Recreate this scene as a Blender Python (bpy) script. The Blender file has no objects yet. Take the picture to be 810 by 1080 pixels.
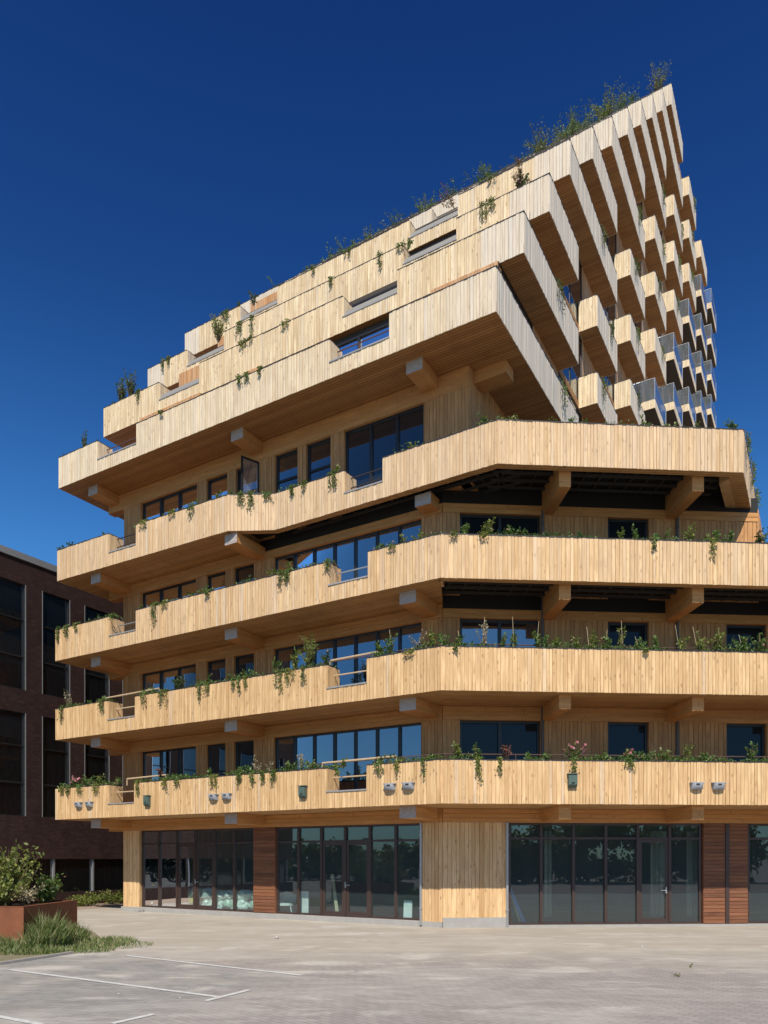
import bpy, math, random
from mathutils import Vector, noise
random.seed(7)
C = bpy.context.scene.collection
R = random.uniform
# ------------------------------------------------------------------ frame
F, CX, YH, CZ = 774.0, 405.0, 905.0, 2.1
dL = Vector((-.8602, .5102)); dE = Vector((.5101, .8601)); dR = Vector((.9978, .0666)); nR = Vector((-.0666, .9978))
P1 = Vector((1.543, 20.10)); A1 = P1 + 16.66*dL
W0 = Vector((1.77, 22.15)); W4 = Vector((2.52, 21.70))

def on_line(px, P, d):
    """distance along a plan line P + u*d at which a photo column lies"""
    k = (px-CX)/F
    return (k*P.y - P.x)/(d.x - k*d.y)
def ground(px, py):
    Y = F*CZ/(py-YH); return Vector(((px-CX)/F*Y, Y))

# ------------------------------------------------------------------ mesh builder
class MB:
    def __init__(s): s.v=[]; s.f=[]; s.c=[]; s.m=[]
    def face(s, pts, col=(.5,0,0), mi=0):
        b=len(s.v); s.v += [tuple(p) for p in pts]; s.f.append(tuple(range(b,b+len(pts)))); s.c.append(col); s.m.append(mi)
    def hexa(s, q, z0, z1, col=(.5,0,0), mi=0, zt=None):
        """prism over plan polygon q (counter-clockwise from above or not, fixed later)"""
        n=len(q); b=len(s.v)
        for p in q: s.v.append((p[0],p[1],z0))
        for p in q: s.v.append((p[0],p[1],z1))
        fs=[tuple(range(b+n-1,b-1,-1)), tuple(range(b+n,b+2*n))]
        for i in range(n):
            j=(i+1)%n; fs.append((b+i,b+j,b+n+j,b+n+i))
        ar=sum(q[i][0]*q[(i+1)%n][1]-q[(i+1)%n][0]*q[i][1] for i in range(n))
        if ar<0: fs=[tuple(reversed(f)) for f in fs]
        s.f+=fs; s.c+=[col]*len(fs); s.m+=[mi]*len(fs)
    def wallbox(s, p, d, u0, u1, n, w0, w1, z0, z1, col=(.5,0,0), mi=0):
        """box: along d from u0..u1, along n from w0..w1"""
        q=[p+d*u0+n*w0, p+d*u1+n*w0, p+d*u1+n*w1, p+d*u0+n*w1]
        s.hexa(q,z0,z1,col,mi)
    def tube(s, pts, r0, r1=None, k=5, col=(.5,0,0), mi=0):
        r1=r0 if r1 is None else r1
        pts=[Vector(p) for p in pts]; b=len(s.v); n=len(pts)
        for i,p in enumerate(pts):
            t=(pts[min(i+1,n-1)]-pts[max(i-1,0)]).normalized()
            a=t.orthogonal().normalized(); c=t.cross(a); r=r0+(r1-r0)*i/(n-1)
            for j in range(k):
                an=2*math.pi*j/k; s.v.append(tuple(p+a*math.cos(an)*r+c*math.sin(an)*r))
        for i in range(n-1):
            for j in range(k):
                j2=(j+1)%k
                s.f.append((b+i*k+j,b+i*k+j2,b+(i+1)*k+j2,b+(i+1)*k+j)); s.c.append(col); s.m.append(mi)
        s.f.append(tuple(b+j for j in range(k-1,-1,-1))); s.c.append(col); s.m.append(mi)
        s.f.append(tuple(b+(n-1)*k+j for j in range(k))); s.c.append(col); s.m.append(mi)
    def build(s, name, mats, parent=None, smooth=False):
        me=bpy.data.meshes.new(name); me.from_pydata(s.v,[],s.f)
        mats = mats if isinstance(mats,(list,tuple)) else [mats]
        for m in mats: me.materials.append(m)
        me.polygons.foreach_set('material_index', s.m)
        if smooth: me.polygons.foreach_set('use_smooth',[True]*len(s.f))
        ca=me.color_attributes.new('tone','FLOAT_COLOR','CORNER')
        data=[]
        for p,c in zip(me.polygons,s.c): data += [c[0],c[1],c[2],1.0]*p.loop_total
        ca.data.foreach_set('color',data)
        me.update()
        o=bpy.data.objects.new(name,me); C.objects.link(o)
        if parent: o.parent=parent
        return o
def tag(o,label=None,cat=None,group=None,kind=None):
    if label: o['label']=label
    if cat: o['category']=cat
    if group: o['group']=group
    if kind: o['kind']=kind
    return o
def empty(name, loc=(0,0,0)):
    o=bpy.data.objects.new(name,None); C.objects.link(o); o.location=loc; o.empty_display_size=.3
    return o

# ------------------------------------------------------------------ materials
def newmat(name):
    m=bpy.data.materials.new(name); m.use_nodes=True; nt=m.node_tree
    return m, nt, nt.nodes['Principled BSDF']
class G:
    """small node helper"""
    def __init__(s,nt): s.nt=nt
    def n(s,t,**k):
        x=s.nt.nodes.new(t)
        for a,b in k.items(): setattr(x,a,b)
        return x
    def set(s,sock,v):
        if isinstance(v,bpy.types.NodeSocket): s.nt.links.new(v,sock)
        elif v is not None: sock.default_value=v
    def math(s,op,a,b=None,c=None,clamp=False):
        x=s.n('ShaderNodeMath',operation=op,use_clamp=clamp); s.set(x.inputs[0],a)
        if b is not None: s.set(x.inputs[1],b)
        if c is not None: s.set(x.inputs[2],c)
        return x.outputs[0]
    def mix(s,f,a,b,mode='MIX'):
        x=s.n('ShaderNodeMix',data_type='RGBA',blend_type=mode); s.set(x.inputs[0],f)
        for i,v in ((6,a),(7,b)):
            if isinstance(v,tuple) and len(v)==3: v=(*v,1)
            s.set(x.inputs[i],v)
        return x.outputs[2]
    def ramp(s,f,a,b): # smooth map range
        x=s.n('ShaderNodeMapRange'); s.set(x.inputs[0],f); x.inputs[1].default_value=a; x.inputs[2].default_value=b
        return x.outputs[0]
    def pos(s): return s.n('ShaderNodeNewGeometry').outputs['Position']
    def mapping(s,v,scale=(1,1,1),rot=(0,0,0)):
        x=s.n('ShaderNodeMapping'); s.set(x.inputs[0],v); x.inputs['Scale'].default_value=scale; x.inputs['Rotation'].default_value=rot
        return x.outputs[0]
    def noise(s,v,scale,detail=4,rough=.55,dist=0):
        x=s.n('ShaderNodeTexNoise'); s.set(x.inputs['Vector'],v); x.inputs['Scale'].default_value=scale
        x.inputs['Detail'].default_value=detail; x.inputs['Roughness'].default_value=rough; x.inputs['Distortion'].default_value=dist
        return x.outputs[0]
    def bump(s,h,strength,dist,bs):
        x=s.n('ShaderNodeBump'); s.set(x.inputs['Height'],h); x.inputs['Strength'].default_value=strength; x.inputs['Distance'].default_value=dist
        s.nt.links.new(x.outputs[0],bs.inputs['Normal'])
    def attr(s):
        a=s.n('ShaderNodeAttribute',attribute_name='tone'); sp=s.n('ShaderNodeSeparateColor'); s.nt.links.new(a.outputs['Color'],sp.inputs[0])
        return sp.outputs
    def dot(s,v,d):
        x=s.n('ShaderNodeVectorMath',operation='DOT_PRODUCT'); s.set(x.inputs[0],v); x.inputs[1].default_value=d
        return x.outputs['Value']

def mat_boards(name,dark=(.55,.335,.15),light=(.75,.515,.27),vert=True):
    """larch boards: R = tone of the board, G = how weathered it is, B = seed"""
    m,nt,bs=newmat(name); g=G(nt); a=g.attr(); p=g.pos()
    comb=g.n('ShaderNodeCombineXYZ'); 
    off=g.n('ShaderNodeVectorMath',operation='ADD'); g.set(off.inputs[0],p)
    g.set(comb.inputs[0],g.math('MULTIPLY',a[2],37.)); g.set(comb.inputs[1],g.math('MULTIPLY',a[2],11.)); g.set(comb.inputs[2],g.math('MULTIPLY',a[2],53.))
    g.set(off.inputs[1],comb.outputs[0]); q=off.outputs[0]
    grain=g.noise(g.mapping(q,(26,26,1.4) if vert else (1.6,1.6,30)),1.0,5,.6,.6)
    blot=g.noise(g.mapping(q,(5,5,1.0) if vert else (.9,.9,9)),1.0,3,.5); lt=tuple(min(1,x*1.12+.02) for x in light); dk=tuple(x*.72 for x in dark)
    col=g.mix(a[0],dark,light)
    col=g.mix(g.ramp(grain,.35,.72),col,g.mix(.5,col,(.30,.155,.055)))
    col=g.mix(g.math('MULTIPLY',g.ramp(blot,.50,.68),.5),col,lt)
    col=g.mix(g.math('MULTIPLY',g.ramp(g.noise(g.mapping(q,(7,7,1.6) if vert else (1.4,1.4,12)),1.0,3,.6),.55,.72),.45),col,dk)
    # knots
    vo=g.n('ShaderNodeTexVoronoi'); g.set(vo.inputs['Vector'],g.mapping(q,(6.5,6.5,2.7))); vo.inputs['Scale'].default_value=1
    kn=g.math('SUBTRACT',1.0,g.ramp(vo.outputs['Distance'],.08,.21),clamp=True)
    col=g.mix(g.math('MULTIPLY',kn,.55),col,(.20,.095,.04))
    drip=g.ramp(g.noise(g.mapping(q,(10,10,.45)),1.0,3,.6),.64,.80)
    if vert: col=g.mix(g.math('MULTIPLY',drip,.42),col,(.23,.165,.115))
    # silvered weathering
    grey=g.mix(grain,(.78,.70,.59),(.46,.39,.31))
    streak=g.ramp(g.noise(g.mapping(q,(11,11,.4)),1.0,4,.65),.54,.74)
    grey=g.mix(g.math('MULTIPLY',streak,.62),grey,(.12,.10,.085))
    col=g.mix(a[1],col,grey)
    nt.links.new(col,bs.inputs['Base Color']); bs.inputs['Roughness'].default_value=.72
    g.bump(grain,.25,.004,bs)
    return m
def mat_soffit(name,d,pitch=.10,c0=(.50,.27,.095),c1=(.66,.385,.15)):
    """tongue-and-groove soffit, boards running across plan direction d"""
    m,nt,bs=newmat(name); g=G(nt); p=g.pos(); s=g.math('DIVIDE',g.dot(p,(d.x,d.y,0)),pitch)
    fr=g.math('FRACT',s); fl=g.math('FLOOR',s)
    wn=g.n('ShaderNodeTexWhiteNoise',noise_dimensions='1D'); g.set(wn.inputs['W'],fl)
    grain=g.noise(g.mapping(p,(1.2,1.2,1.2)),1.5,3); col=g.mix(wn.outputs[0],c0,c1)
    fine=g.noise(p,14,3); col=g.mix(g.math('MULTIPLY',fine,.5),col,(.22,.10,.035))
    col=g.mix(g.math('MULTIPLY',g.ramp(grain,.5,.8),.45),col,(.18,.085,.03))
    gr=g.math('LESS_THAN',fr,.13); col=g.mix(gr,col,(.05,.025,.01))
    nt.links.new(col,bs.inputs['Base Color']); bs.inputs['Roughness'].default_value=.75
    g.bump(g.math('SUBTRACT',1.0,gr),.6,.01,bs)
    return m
def mat_plain(name,col,rough=.6,metal=0,var=.25,scale=3,bump=0,spec=None):
    m,nt,bs=newmat(name); g=G(nt); p=g.pos(); n1=g.noise(p,scale,5,.6)
    c=g.mix(n1,tuple(x*(1-var) for x in col),tuple(min(1,x*(1+var)) for x in col))
    nt.links.new(c,bs.inputs['Base Color']); bs.inputs['Roughness'].default_value=rough; bs.inputs['Metallic'].default_value=metal
    if spec is not None: bs.inputs['Specular IOR Level'].default_value=spec
    if bump: g.bump(g.noise(p,scale*8,4),bump,.01,bs)
    return m
def mat_leaf(name,c0,c1,c2=None):
    m,nt,bs=newmat(name); g=G(nt); a=g.attr()
    c=g.mix(a[0],c0,c1)
    if c2: c=g.mix(a[1],c,c2)
    nt.links.new(c,bs.inputs['Base Color']); bs.inputs['Roughness'].default_value=.55
    tr=g.n('ShaderNodeBsdfTranslucent'); g.set(tr.inputs[0],g.mix(.5,c,(.30,.40,.05)))
    mx=g.n('ShaderNodeMixShader'); mx.inputs[0].default_value=.28
    out=nt.nodes['Material Output']; nt.links.new(bs.outputs[0],mx.inputs[1]); nt.links.new(tr.outputs[0],mx.inputs[2]); nt.links.new(mx.outputs[0],out.inputs[0])
    return m
def mat_glass(name,trans,refl,tint=(.55,.66,.66),body=(.012,.016,.02),wob=.0,ior=1.5):
    """window pane: coated glass; trans = share one can see through"""
    m,nt,bs=newmat(name); g=G(nt); out=nt.nodes['Material Output']; nt.nodes.remove(bs)
    gl=g.n('ShaderNodeBsdfGlossy'); gl.inputs['Roughness'].default_value=.01; gl.inputs['Color'].default_value=(.9,.95,1,1)
    if wob:
        b=g.n('ShaderNodeBump'); g.set(b.inputs['Height'],g.noise(g.pos(),.9,1)); b.inputs['Strength'].default_value=wob; b.inputs['Distance'].default_value=.05; nt.links.new(b.outputs[0],gl.inputs['Normal'])
    tr=g.n('ShaderNodeBsdfTransparent'); tr.inputs[0].default_value=(*tint,1)
    df=g.n('ShaderNodeBsdfDiffuse'); df.inputs[0].default_value=(*body,1)
    m1=g.n('ShaderNodeMixShader'); m1.inputs[0].default_value=trans; nt.links.new(df.outputs[0],m1.inputs[1]); nt.links.new(tr.outputs[0],m1.inputs[2])
    fr=g.n('ShaderNodeFresnel'); fr.inputs[0].default_value=ior
    f=g.math('ADD',g.math('MULTIPLY',fr.outputs[0],1-refl),refl,clamp=True)
    m2=g.n('ShaderNodeMixShader'); g.set(m2.inputs[0],f); nt.links.new(m1.outputs[0],m2.inputs[1]); nt.links.new(gl.outputs[0],m2.inputs[2])
    nt.links.new(m2.outputs[0],out.inputs[0])
    return m
def mat_brick(name,c1,c2,mortar,w=.21,h=.06,d=None,rough=.85):
    m,nt,bs=newmat(name); g=G(nt); p=g.pos()
    cb=g.n('ShaderNodeCombineXYZ'); g.set(cb.inputs[0],g.dot(p,(d.x,d.y,0))); sp=g.n('ShaderNodeSeparateXYZ'); g.set(sp.inputs[0],p); g.set(cb.inputs[1],sp.outputs[2])
    b=g.n('ShaderNodeTexBrick'); g.set(b.inputs['Vector'],cb.outputs[0]); b.inputs['Scale'].default_value=1
    b.inputs['Brick Width'].default_value=w; b.inputs['Row Height'].default_value=h; b.inputs['Mortar Size'].default_value=.008
    b.inputs['Color1'].default_value=(*c1,1); b.inputs['Color2'].default_value=(*c2,1); b.inputs['Mortar'].default_value=(*mortar,1)
    c=g.mix(g.ramp(g.noise(p,2.1,6,.7),.40,.66),b.outputs[0],tuple(x*.45 for x in c1)); c=g.mix(g.math('MULTIPLY',g.ramp(g.noise(g.mapping(p,(1,1,4)),3,5,.7),.55,.7),.5),c,tuple(min(1,x*1.9) for x in c1))
    nt.links.new(c,bs.inputs['Base Color']); bs.inputs['Roughness'].default_value=rough; bs.inputs['Specular IOR Level'].default_value=.2
    g.bump(b.outputs['Fac'],-.5,.01,bs)
    return m

M={}
M['larch']=mat_boards('larch_boards')
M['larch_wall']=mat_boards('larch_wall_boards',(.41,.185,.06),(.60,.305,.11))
M['larch_pale']=mat_boards('larch_pale_boards',(.60,.44,.245),(.84,.68,.44))
M['glulam']=mat_boards('glulam_timber',(.47,.21,.06),(.60,.295,.095),vert=False)
M['soffitL']=mat_soffit('soffit_along_left_front',dE)
M['soffitR']=mat_soffit('soffit_along_right_front',nR)
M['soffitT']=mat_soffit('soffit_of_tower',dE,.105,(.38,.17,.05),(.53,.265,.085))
M['black']=mat_plain('black_membrane',(.012,.012,.012),.8)
M['batten']=mat_plain('black_batten',(.045,.04,.035),.7)
M['coping']=mat_plain('dark_coping',(.035,.027,.025),.45,0,.2)
M['soil']=mat_plain('soil',(.05,.035,.02),.95,0,.4,9,.6)
M['zinc']=mat_plain('zinc_sheet',(.30,.29,.29),.5,.15,.25,5); M['cap']=mat_plain('beam_cap_sheet',(.40,.345,.31),.75,0,.35,9)
M['frame']=mat_plain('black_frame',(.016,.015,.015),.4,0,.2)
M['frameb']=mat_plain('brown_frame',(.052,.032,.026),.4,0,.2)
M['alu']=mat_plain('grey_aluminium',(.42,.43,.44),.35,.6,.1)
M['rail']=mat_plain('rust_brown_rail',(.10,.055,.045),.55,0,.25)
M['handrail']=mat_plain('pale_wood_rail',(.50,.36,.22),.6,0,.2,6)
M['glass']=mat_glass('window_glass',0.0,.19,wob=.05); M['glassd']=mat_glass('window_glass_plain',0.0,.0,wob=.05,ior=1.3); M['glassm']=mat_glass('window_glass_soft',0.0,.02,wob=.05,ior=1.36)
M['glassE']=mat_glass('tower_side_glass',0.0,.30)
M['glass_clear']=mat_glass('shop_glass',.95,.07,(.74,.88,.88),(.42,.60,.62),wob=.04,ior=1.4)
M['balus']=mat_glass('glass_balustrade',.55,.30,(.72,.80,.84),(.22,.27,.31))
M['concrete']=mat_plain('plinth_concrete',(.33,.32,.30),.85,0,.2,4,.3)
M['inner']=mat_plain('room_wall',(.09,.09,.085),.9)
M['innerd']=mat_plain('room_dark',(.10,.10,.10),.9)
M['slat']=mat_boards('red_brown_slats',(.10,.03,.015),(.22,.075,.035),vert=False); M['panel']=mat_brick('red_brown_slips',(.20,.065,.035),(.12,.04,.025),(.03,.015,.01),.24,.075,dL)
M['panelR']=mat_brick('red_brown_slips_right',(.20,.065,.035),(.12,.04,.025),(.03,.015,.01),.24,.075,dR)
M['reflection_band']=mat_plain('grey_reflection_slat',(.30,.32,.35),.6,0,.3,2)
M['dpipe']=mat_plain('dark_grey_pipe',(.09,.085,.085),.5)
M['notchp']=mat_plain('pale_grey_panel',(.31,.285,.25),.5,0,.15,3)
M['brick']=mat_brick('dark_purple_brick',(.052,.025,.021),(.031,.016,.015),(.022,.014,.014),.22,.055,dE)
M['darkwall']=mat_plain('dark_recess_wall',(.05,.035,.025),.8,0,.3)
M['leaf']=mat_leaf('leaf_green',(.035,.08,.015),(.13,.22,.045),(.20,.11,.05))
M['leaf_y']=mat_leaf('leaf_yellow_green',(.06,.10,.015),(.24,.26,.05),(.30,.26,.10))
M['leaf_d']=mat_leaf('leaf_dark_green',(.012,.035,.008),(.05,.10,.022),(.10,.05,.03))
M['straw']=mat_leaf('dry_plume',(.30,.24,.14),(.50,.43,.30),(.20,.20,.08))
M['red_leaf']=mat_leaf('reddish_leaf',(.10,.035,.03),(.22,.07,.06),(.10,.12,.03))
M['pink']=mat_leaf('pink_flower',(.45,.12,.16),(.60,.25,.28))
M['stem']=mat_plain('stem_brown',(.10,.07,.035),.8)
M['cane']=mat_plain('bamboo_cane',(.55,.43,.25),.6)
M['corten']=mat_plain('corten_steel',(.21,.07,.028),.8,0,.5,2.6,.25)
M['nest']=mat_plain('nest_box_cement',(.30,.31,.33),.8,0,.15,8)
M['bat']=mat_plain('green_box_paint',(.07,.11,.09),.6,0,.15,8)
M['hole']=mat_plain('dark_hole',(.01,.01,.01),.9)

# ------------------------------------------------------------------ board runs
def boards(mb, p, d, n, L, z0, z1, weather=None, out=.024, mean=.10, u0=0, tone=None):
    """vertical boards along p + d*u for u0..L, standing `out` proud of the plane towards n"""
    u=u0
    while u < L-.005:
        w=random.choice((mean*.82,mean,mean,mean*1.15,mean*1.3)); 
        if u+w > L-.04: w=L-u
        g=.0048+ (.004 if random.random()<.3 else 0)
        wt = weather(u) if callable(weather) else (weather or 0)
        wt=min(1,max(0,wt+R(-.10,.10)*(wt>.02)+(R(.12,.35) if mean<.11 and random.random()<.05 else 0)))
        t = min(1,max(0,random.gauss(.5,.18))) if tone is None else min(1,max(0,random.gauss(tone,.2)))
        o=out+R(-.006,.006)
        mb.wallbox(p,d,u+g,u+w-g,n,-.0,o,z0+R(-.004,.004),z1,(t,wt,random.random()))
        u+=w

def V2(p): return Vector((p[0],p[1]))
def mitre(pts,w,side):
    """offset open polyline by w towards side (+1 = left of travel)"""
    res=[]; n=len(pts)
    for i in range(n):
        ns=[]
        if i>0: a=(pts[i]-pts[i-1]).normalized(); ns.append(Vector((-a.y,a.x))*side)
        if i<n-1: a=(pts[i+1]-pts[i]).normalized(); ns.append(Vector((-a.y,a.x))*side)
        if len(ns)==1: res.append(pts[i]+ns[0]*w)
        else:
            b=(ns[0]+ns[1]); b.normalize(); res.append(pts[i]+b*(w/b.dot(ns[0])))
    return res

def band(name, pts, z0, z1, root, notches={}, weather={}, w=.65, under='wood', under_mats=None, label=None, boardmat='larch', under_black=(), tone=None):
    """planter parapet following pts (travelling left to right seen from outside: inside lies to the left of travel)"""
    pts=[V2(p) for p in pts]; inn=mitre(pts,w,1); mb=MB(); cop=MB(); soil=MB(); sills=[]
    notch_h=.47
    for i in range(len(pts)-1):
        a,b=pts[i],pts[i+1]; L=(b-a).length; d=(b-a)/L; no=Vector((d.y,-d.x))   # outward
        ia,ib=inn[i],inn[i+1]
        cuts=sorted(notches.get(i,[])); spans=[]; u=0
        for (n0,n1) in cuts: spans.append((u,n0,True)); spans.append((n0,n1,False)); u=n1
        spans.append((u,L,True))
        wf=weather.get(i,0)
        thin = i in under_black
        for (s0,s1,full) in spans:
            zt=z1 if full else z0+notch_h
            q0=a+d*s0; q1=a+d*s1
            r0=ia if s0==0 else q0-no*w; r1=ib if s1==L else q1-no*w
            # carcass
            if thin:
                t0=q0-no*.22 if s0>0 else a+(ia-a)*(.22/w); t1=q1-no*.22 if s1<L else b+(ib-b)*(.22/w)
                mb.hexa([q0,q1,t1,t0],z0+.012,z0+.35,(.3,0,.5)); mb.hexa([q0,q1,r1,r0],z0+.352,zt-.012,(.25,0,.5))
            else: mb.hexa([q0,q1,r1,r0],z0+.012,zt-.012,(.25,0,.5))
            boards(mb,q0,d,no,s1-s0,z0,zt,(lambda u,s0=s0,wf=wf:(wf(u+s0) if callable(wf) else wf)),tone=tone)
            if full:
                # inner reveal boards on the cut ends
                for (q,sgn,flag) in ((q0,-1,s0>0 or i==0),(q1,1,s1<L or i==len(pts)-2)):
                    if flag: boards(mb,q-no*w if sgn<0 else q,(no if sgn<0 else -no),d*sgn,w,z0 if ((sgn<0 and s0==0) or (sgn>0 and s1==L)) else z0+notch_h+.05,zt,wf(s0) if callable(wf) else wf,.018,tone=tone)
                # coping: rims round a bed of soil
                e=.03
                o0=q0+no*e; o1=q1+no*e
                if s0==0 and i>0: o0=a+(a-ia)*(e/w)
                if s1==L and i<len(pts)-2: o1=b+(b-ib)*(e/w)
                k=.07
                c0=q0+(r0-q0)*(k/w); c1=q1+(r1-q1)*(k/w); g0=q0+(r0-q0)*(1-k/w); g1=q1+(r1-q1)*(1-k/w)
                cop.hexa([o0,o1,c1,c0],zt+.001,zt+.03); cop.hexa([g0,g1,r1,r0],zt-.01,zt+.03)
                soil.hexa([c0,c1,g1,g0],zt-.011,zt+.012)
                for (qq,rr,sg,flag) in ((q0,r0,1,s0>0 or i==0),(q1,r1,-1,s1<L or i==len(pts)-2)):
                    if flag: cop.hexa([qq+(rr-qq)*.115-d*.02*sg,qq+(rr-qq)*.115+d*.05*sg,rr+(qq-rr)*.115+d*.05*sg,rr+(qq-rr)*.115-d*.02*sg],zt+.0,zt+.029)
            else:
                sil=MB(); sil.hexa([q0+no*.045,q1+no*.045,r1,r0],zt+.002,zt+.045); sills.append(sil)
    o=mb.build(name,M[boardmat],root)
    if label: o['label']=label
    cop.build('coping',M['coping'],o); soil.build('soil_bed',M['soil'],o)
    for sil in sills: sil.build('sill',M['zinc'],o)
    return o

# ================================================================== THE TIMBER BUILDING
bld=empty('apartment_building',(W0.x,W0.y,0))
tag(bld,'tall timber clad apartment tower with stepped overhanging balconies full of plants','building')
class Rel:  # children keep world coordinates: parent inverse
    pass
def bp(o):
    return o
# band levels (bottom z) : podium 1..4
Z0={1:CZ+57.6/38.5, 2:CZ+176.9/38.5, 3:CZ+295.4/38.5, 4:12.95}
HB=1.19
Y5=19.55; S5=39.6; D5=340.7
def Ept(inv):
    d=1/inv; Y=F*D5/S5/d; return Vector(((459-d)*Y/F, Y))
invk={5:.002935,6:.003207,7:.003511,8:.003798,9:.004182,10:.004564,11:.004938,12:.005308,13:.005663,14:.006031,15:.006398}
ytop={5:281.6,6:223.7,7:183.7,8:147.7,9:134.4,10:123.4,11:113.8,12:105.6,13:99.6,14:93.7,15:88.5}
Ck={k:Ept(invk[k]) for k in invk}
for k in invk: Z0[k]=(YH-ytop[k])/(S5/invk[k]/D5)+CZ-HB
invE=[.003931+.00075*n for n in range(8)]
En=[Ept(v) for v in invE]
WB=18.35
nfirst={5:0,6:0,7:0,8:1,9:1,10:2,11:2,12:3,13:3,14:4,15:4}

def nt(P,px0,px1,L):   # a notch given by photo columns on a front running along dL from corner P; returned as distance from the left end
    a=on_line(px0,P,dL); b=on_line(px1,P,dL); return (L-a,L-b)
REnd=P1+14.6*dR
bands={}
notchL={1:[(114.2,141.9),(344.4,387)],2:[(114,142.6),(345,387.3)],3:[(115.6,143.5),(346.5,388.3)]}
nm={1:'lowest',2:'second',3:'third',4:'fourth'}
for k in (1,2,3):
    L=(P1-A1).length
    bands[k]=band('balcony',[A1,P1,REnd,REnd+dE*6],Z0[k],Z0[k]+HB,bld,{0:[nt(P1,a,b,L) for a,b in notchL[k]]},
        {0:(lambda u:.12) if k==3 else 0,1:.10 if k==3 else 0},under_black=(1,) if k==3 else ())
C4=Vector((3.11,20.2)); R4=Vector((10.11,20.67)); A4=Vector((-12.8,28.77)); J1=Vector((-5.2,24.37)); J2=Vector((-3.62,24.3))
d40=(J1-A4).normalized(); d42=(C4-J2).normalized()
bands[4]=band('balcony',[A4,J1,J2,C4,R4,R4+dE*9],Z0[4],Z0[4]+HB,bld,
    {0:[(on_line(115.3,A4,d40),on_line(143.6,A4,d40))],2:[(on_line(363.3,J2,d42),on_line(404,J2,d42))]},
    {0:.2,1:.25,2:.25,3:.22,4:.3},under_black=(1,2,3))
tn={5:[(103.3,144.2),(347.7,411)],6:[(168.1,210.4),(361.7,419.3)],7:[(197.5,236.7),(425,481.7)],8:[(253.3,292.9),(431.7,483.3)],9:[(300,340),(455,505)]}
for k in range(5,16):
    P=Ck[k]; A=P+WB*dL; e=En[nfirst[k]]
    def ws(u,k=k):
        if k==5: return .32+.25*(u>WB-1.5)
        w=.08
        if u>WB-1.35 or (k>=7 and u<.9): w=.75
        if k>=9: w=.75
        return w
    bands[k]=band('balcony',[A,P,e],Z0[k],Z0[k]+HB,bld,{0:[nt(P,a,b,WB) for a,b in tn.get(k,[])]},{0:ws,1:.93},w=.66,boardmat='larch_pale')

# ---------------- soffits
def poly_off(o,mb,mat,name='soffit'): return mb.build(name,mat,o)
for k in (1,2,3,4):
    z=Z0[k]; o=bands[k]
    if k<4: left=[A1,P1]; cor=P1
    else: left=[A4,J1,J2,C4]; cor=C4
    # left part, wood
    if k in (1,2,3):
        mb=MB(); ic=W0+(P1-W0)*-.25
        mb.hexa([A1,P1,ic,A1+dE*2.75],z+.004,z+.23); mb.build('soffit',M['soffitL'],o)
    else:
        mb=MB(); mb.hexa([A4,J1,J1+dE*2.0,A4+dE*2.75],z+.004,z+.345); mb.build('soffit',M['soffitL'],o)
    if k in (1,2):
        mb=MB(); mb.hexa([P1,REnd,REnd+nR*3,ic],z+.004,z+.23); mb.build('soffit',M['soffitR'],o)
    else:
        # unfinished: wood lip, then black membrane above black battens
        path=[P1,REnd] if k==3 else [J1,J2,C4,R4]
        inn=mitre([V2(p) for p in path],.24,1); lip=MB()
        for i in range(len(path)-1): lip.hexa([path[i],path[i+1],inn[i+1],inn[i]],z+.004,z+.05,(.5,0,.2))
        lip.build('soffit_lip',M['soffitR'],o)
        back=[p+nR*3.6 for p in path]
        if k==4: back=[J1+dE*3,J2+dE*3,C4+nR*4,R4+dE*3.2]
        bl=MB(); 
        for i in range(len(path)-1): bl.hexa([inn[i],inn[i+1],back[i+1],back[i]],z+.34,z+.36)
        bl.build('soffit_membrane',M['black'],o)
        bt=MB()
        segs=[(P1,dR,14.6)] if k==3 else [(C4,(R4-C4).normalized(),(R4-C4).length)]
        for (p,d,L) in segs:
            for j in range(5): bt.wallbox(p,d,.1,L-.05,Vector((-d.y,d.x)),.42+j*.42,.48+j*.42,z+.20,z+.27,(R(0,1),0,0))
            u=.4
            while u<L: bt.wallbox(p,d,u,u+.05,Vector((-d.y,d.x)),.26,2.4,z+.275,z+.33,(R(0,1),0,0)); u+=.48
        if k==4:
            for j in range(4): bt.wallbox(J2,d42,.1,8,Vector((-d42.y,d42.x)),.42+j*.42,.48+j*.42,z+.20,z+.27)
            u=.2
            while u<7.8: bt.wallbox(J2,d42,u,u+.05,Vector((-d42.y,d42.x)),.26,2.2,z+.275,z+.33); u+=.48
            # cut end of the black recess on the right: wood cheek
        bt.build('soffit_batten',M['batten'],o)
        if k==4:
            ch=MB(); ch.hexa([R4-dR*1.3,R4,R4+dE*.3,R4-dR*1.3+nR*.27],z+.001,z+.0035,(.4,0,.3)); ch.hexa([R4-dR*.45,R4,R4+dE*6,R4-dR*.45+dE*6],z+.004,z+.33,(.4,0,.3)); ch.build('soffit_lip',M['soffitR'],o)
tEnd=En[7]
for k in range(5,16):
    P=Ck[k]; A=P+WB*dL; z=Z0[k]
    depth=(tEnd-P).length
    mb=MB(); 
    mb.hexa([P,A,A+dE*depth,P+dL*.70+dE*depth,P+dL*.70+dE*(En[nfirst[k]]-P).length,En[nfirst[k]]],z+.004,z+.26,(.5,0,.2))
    mb.build('soffit',M['soffitT'],bands[k])

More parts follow.
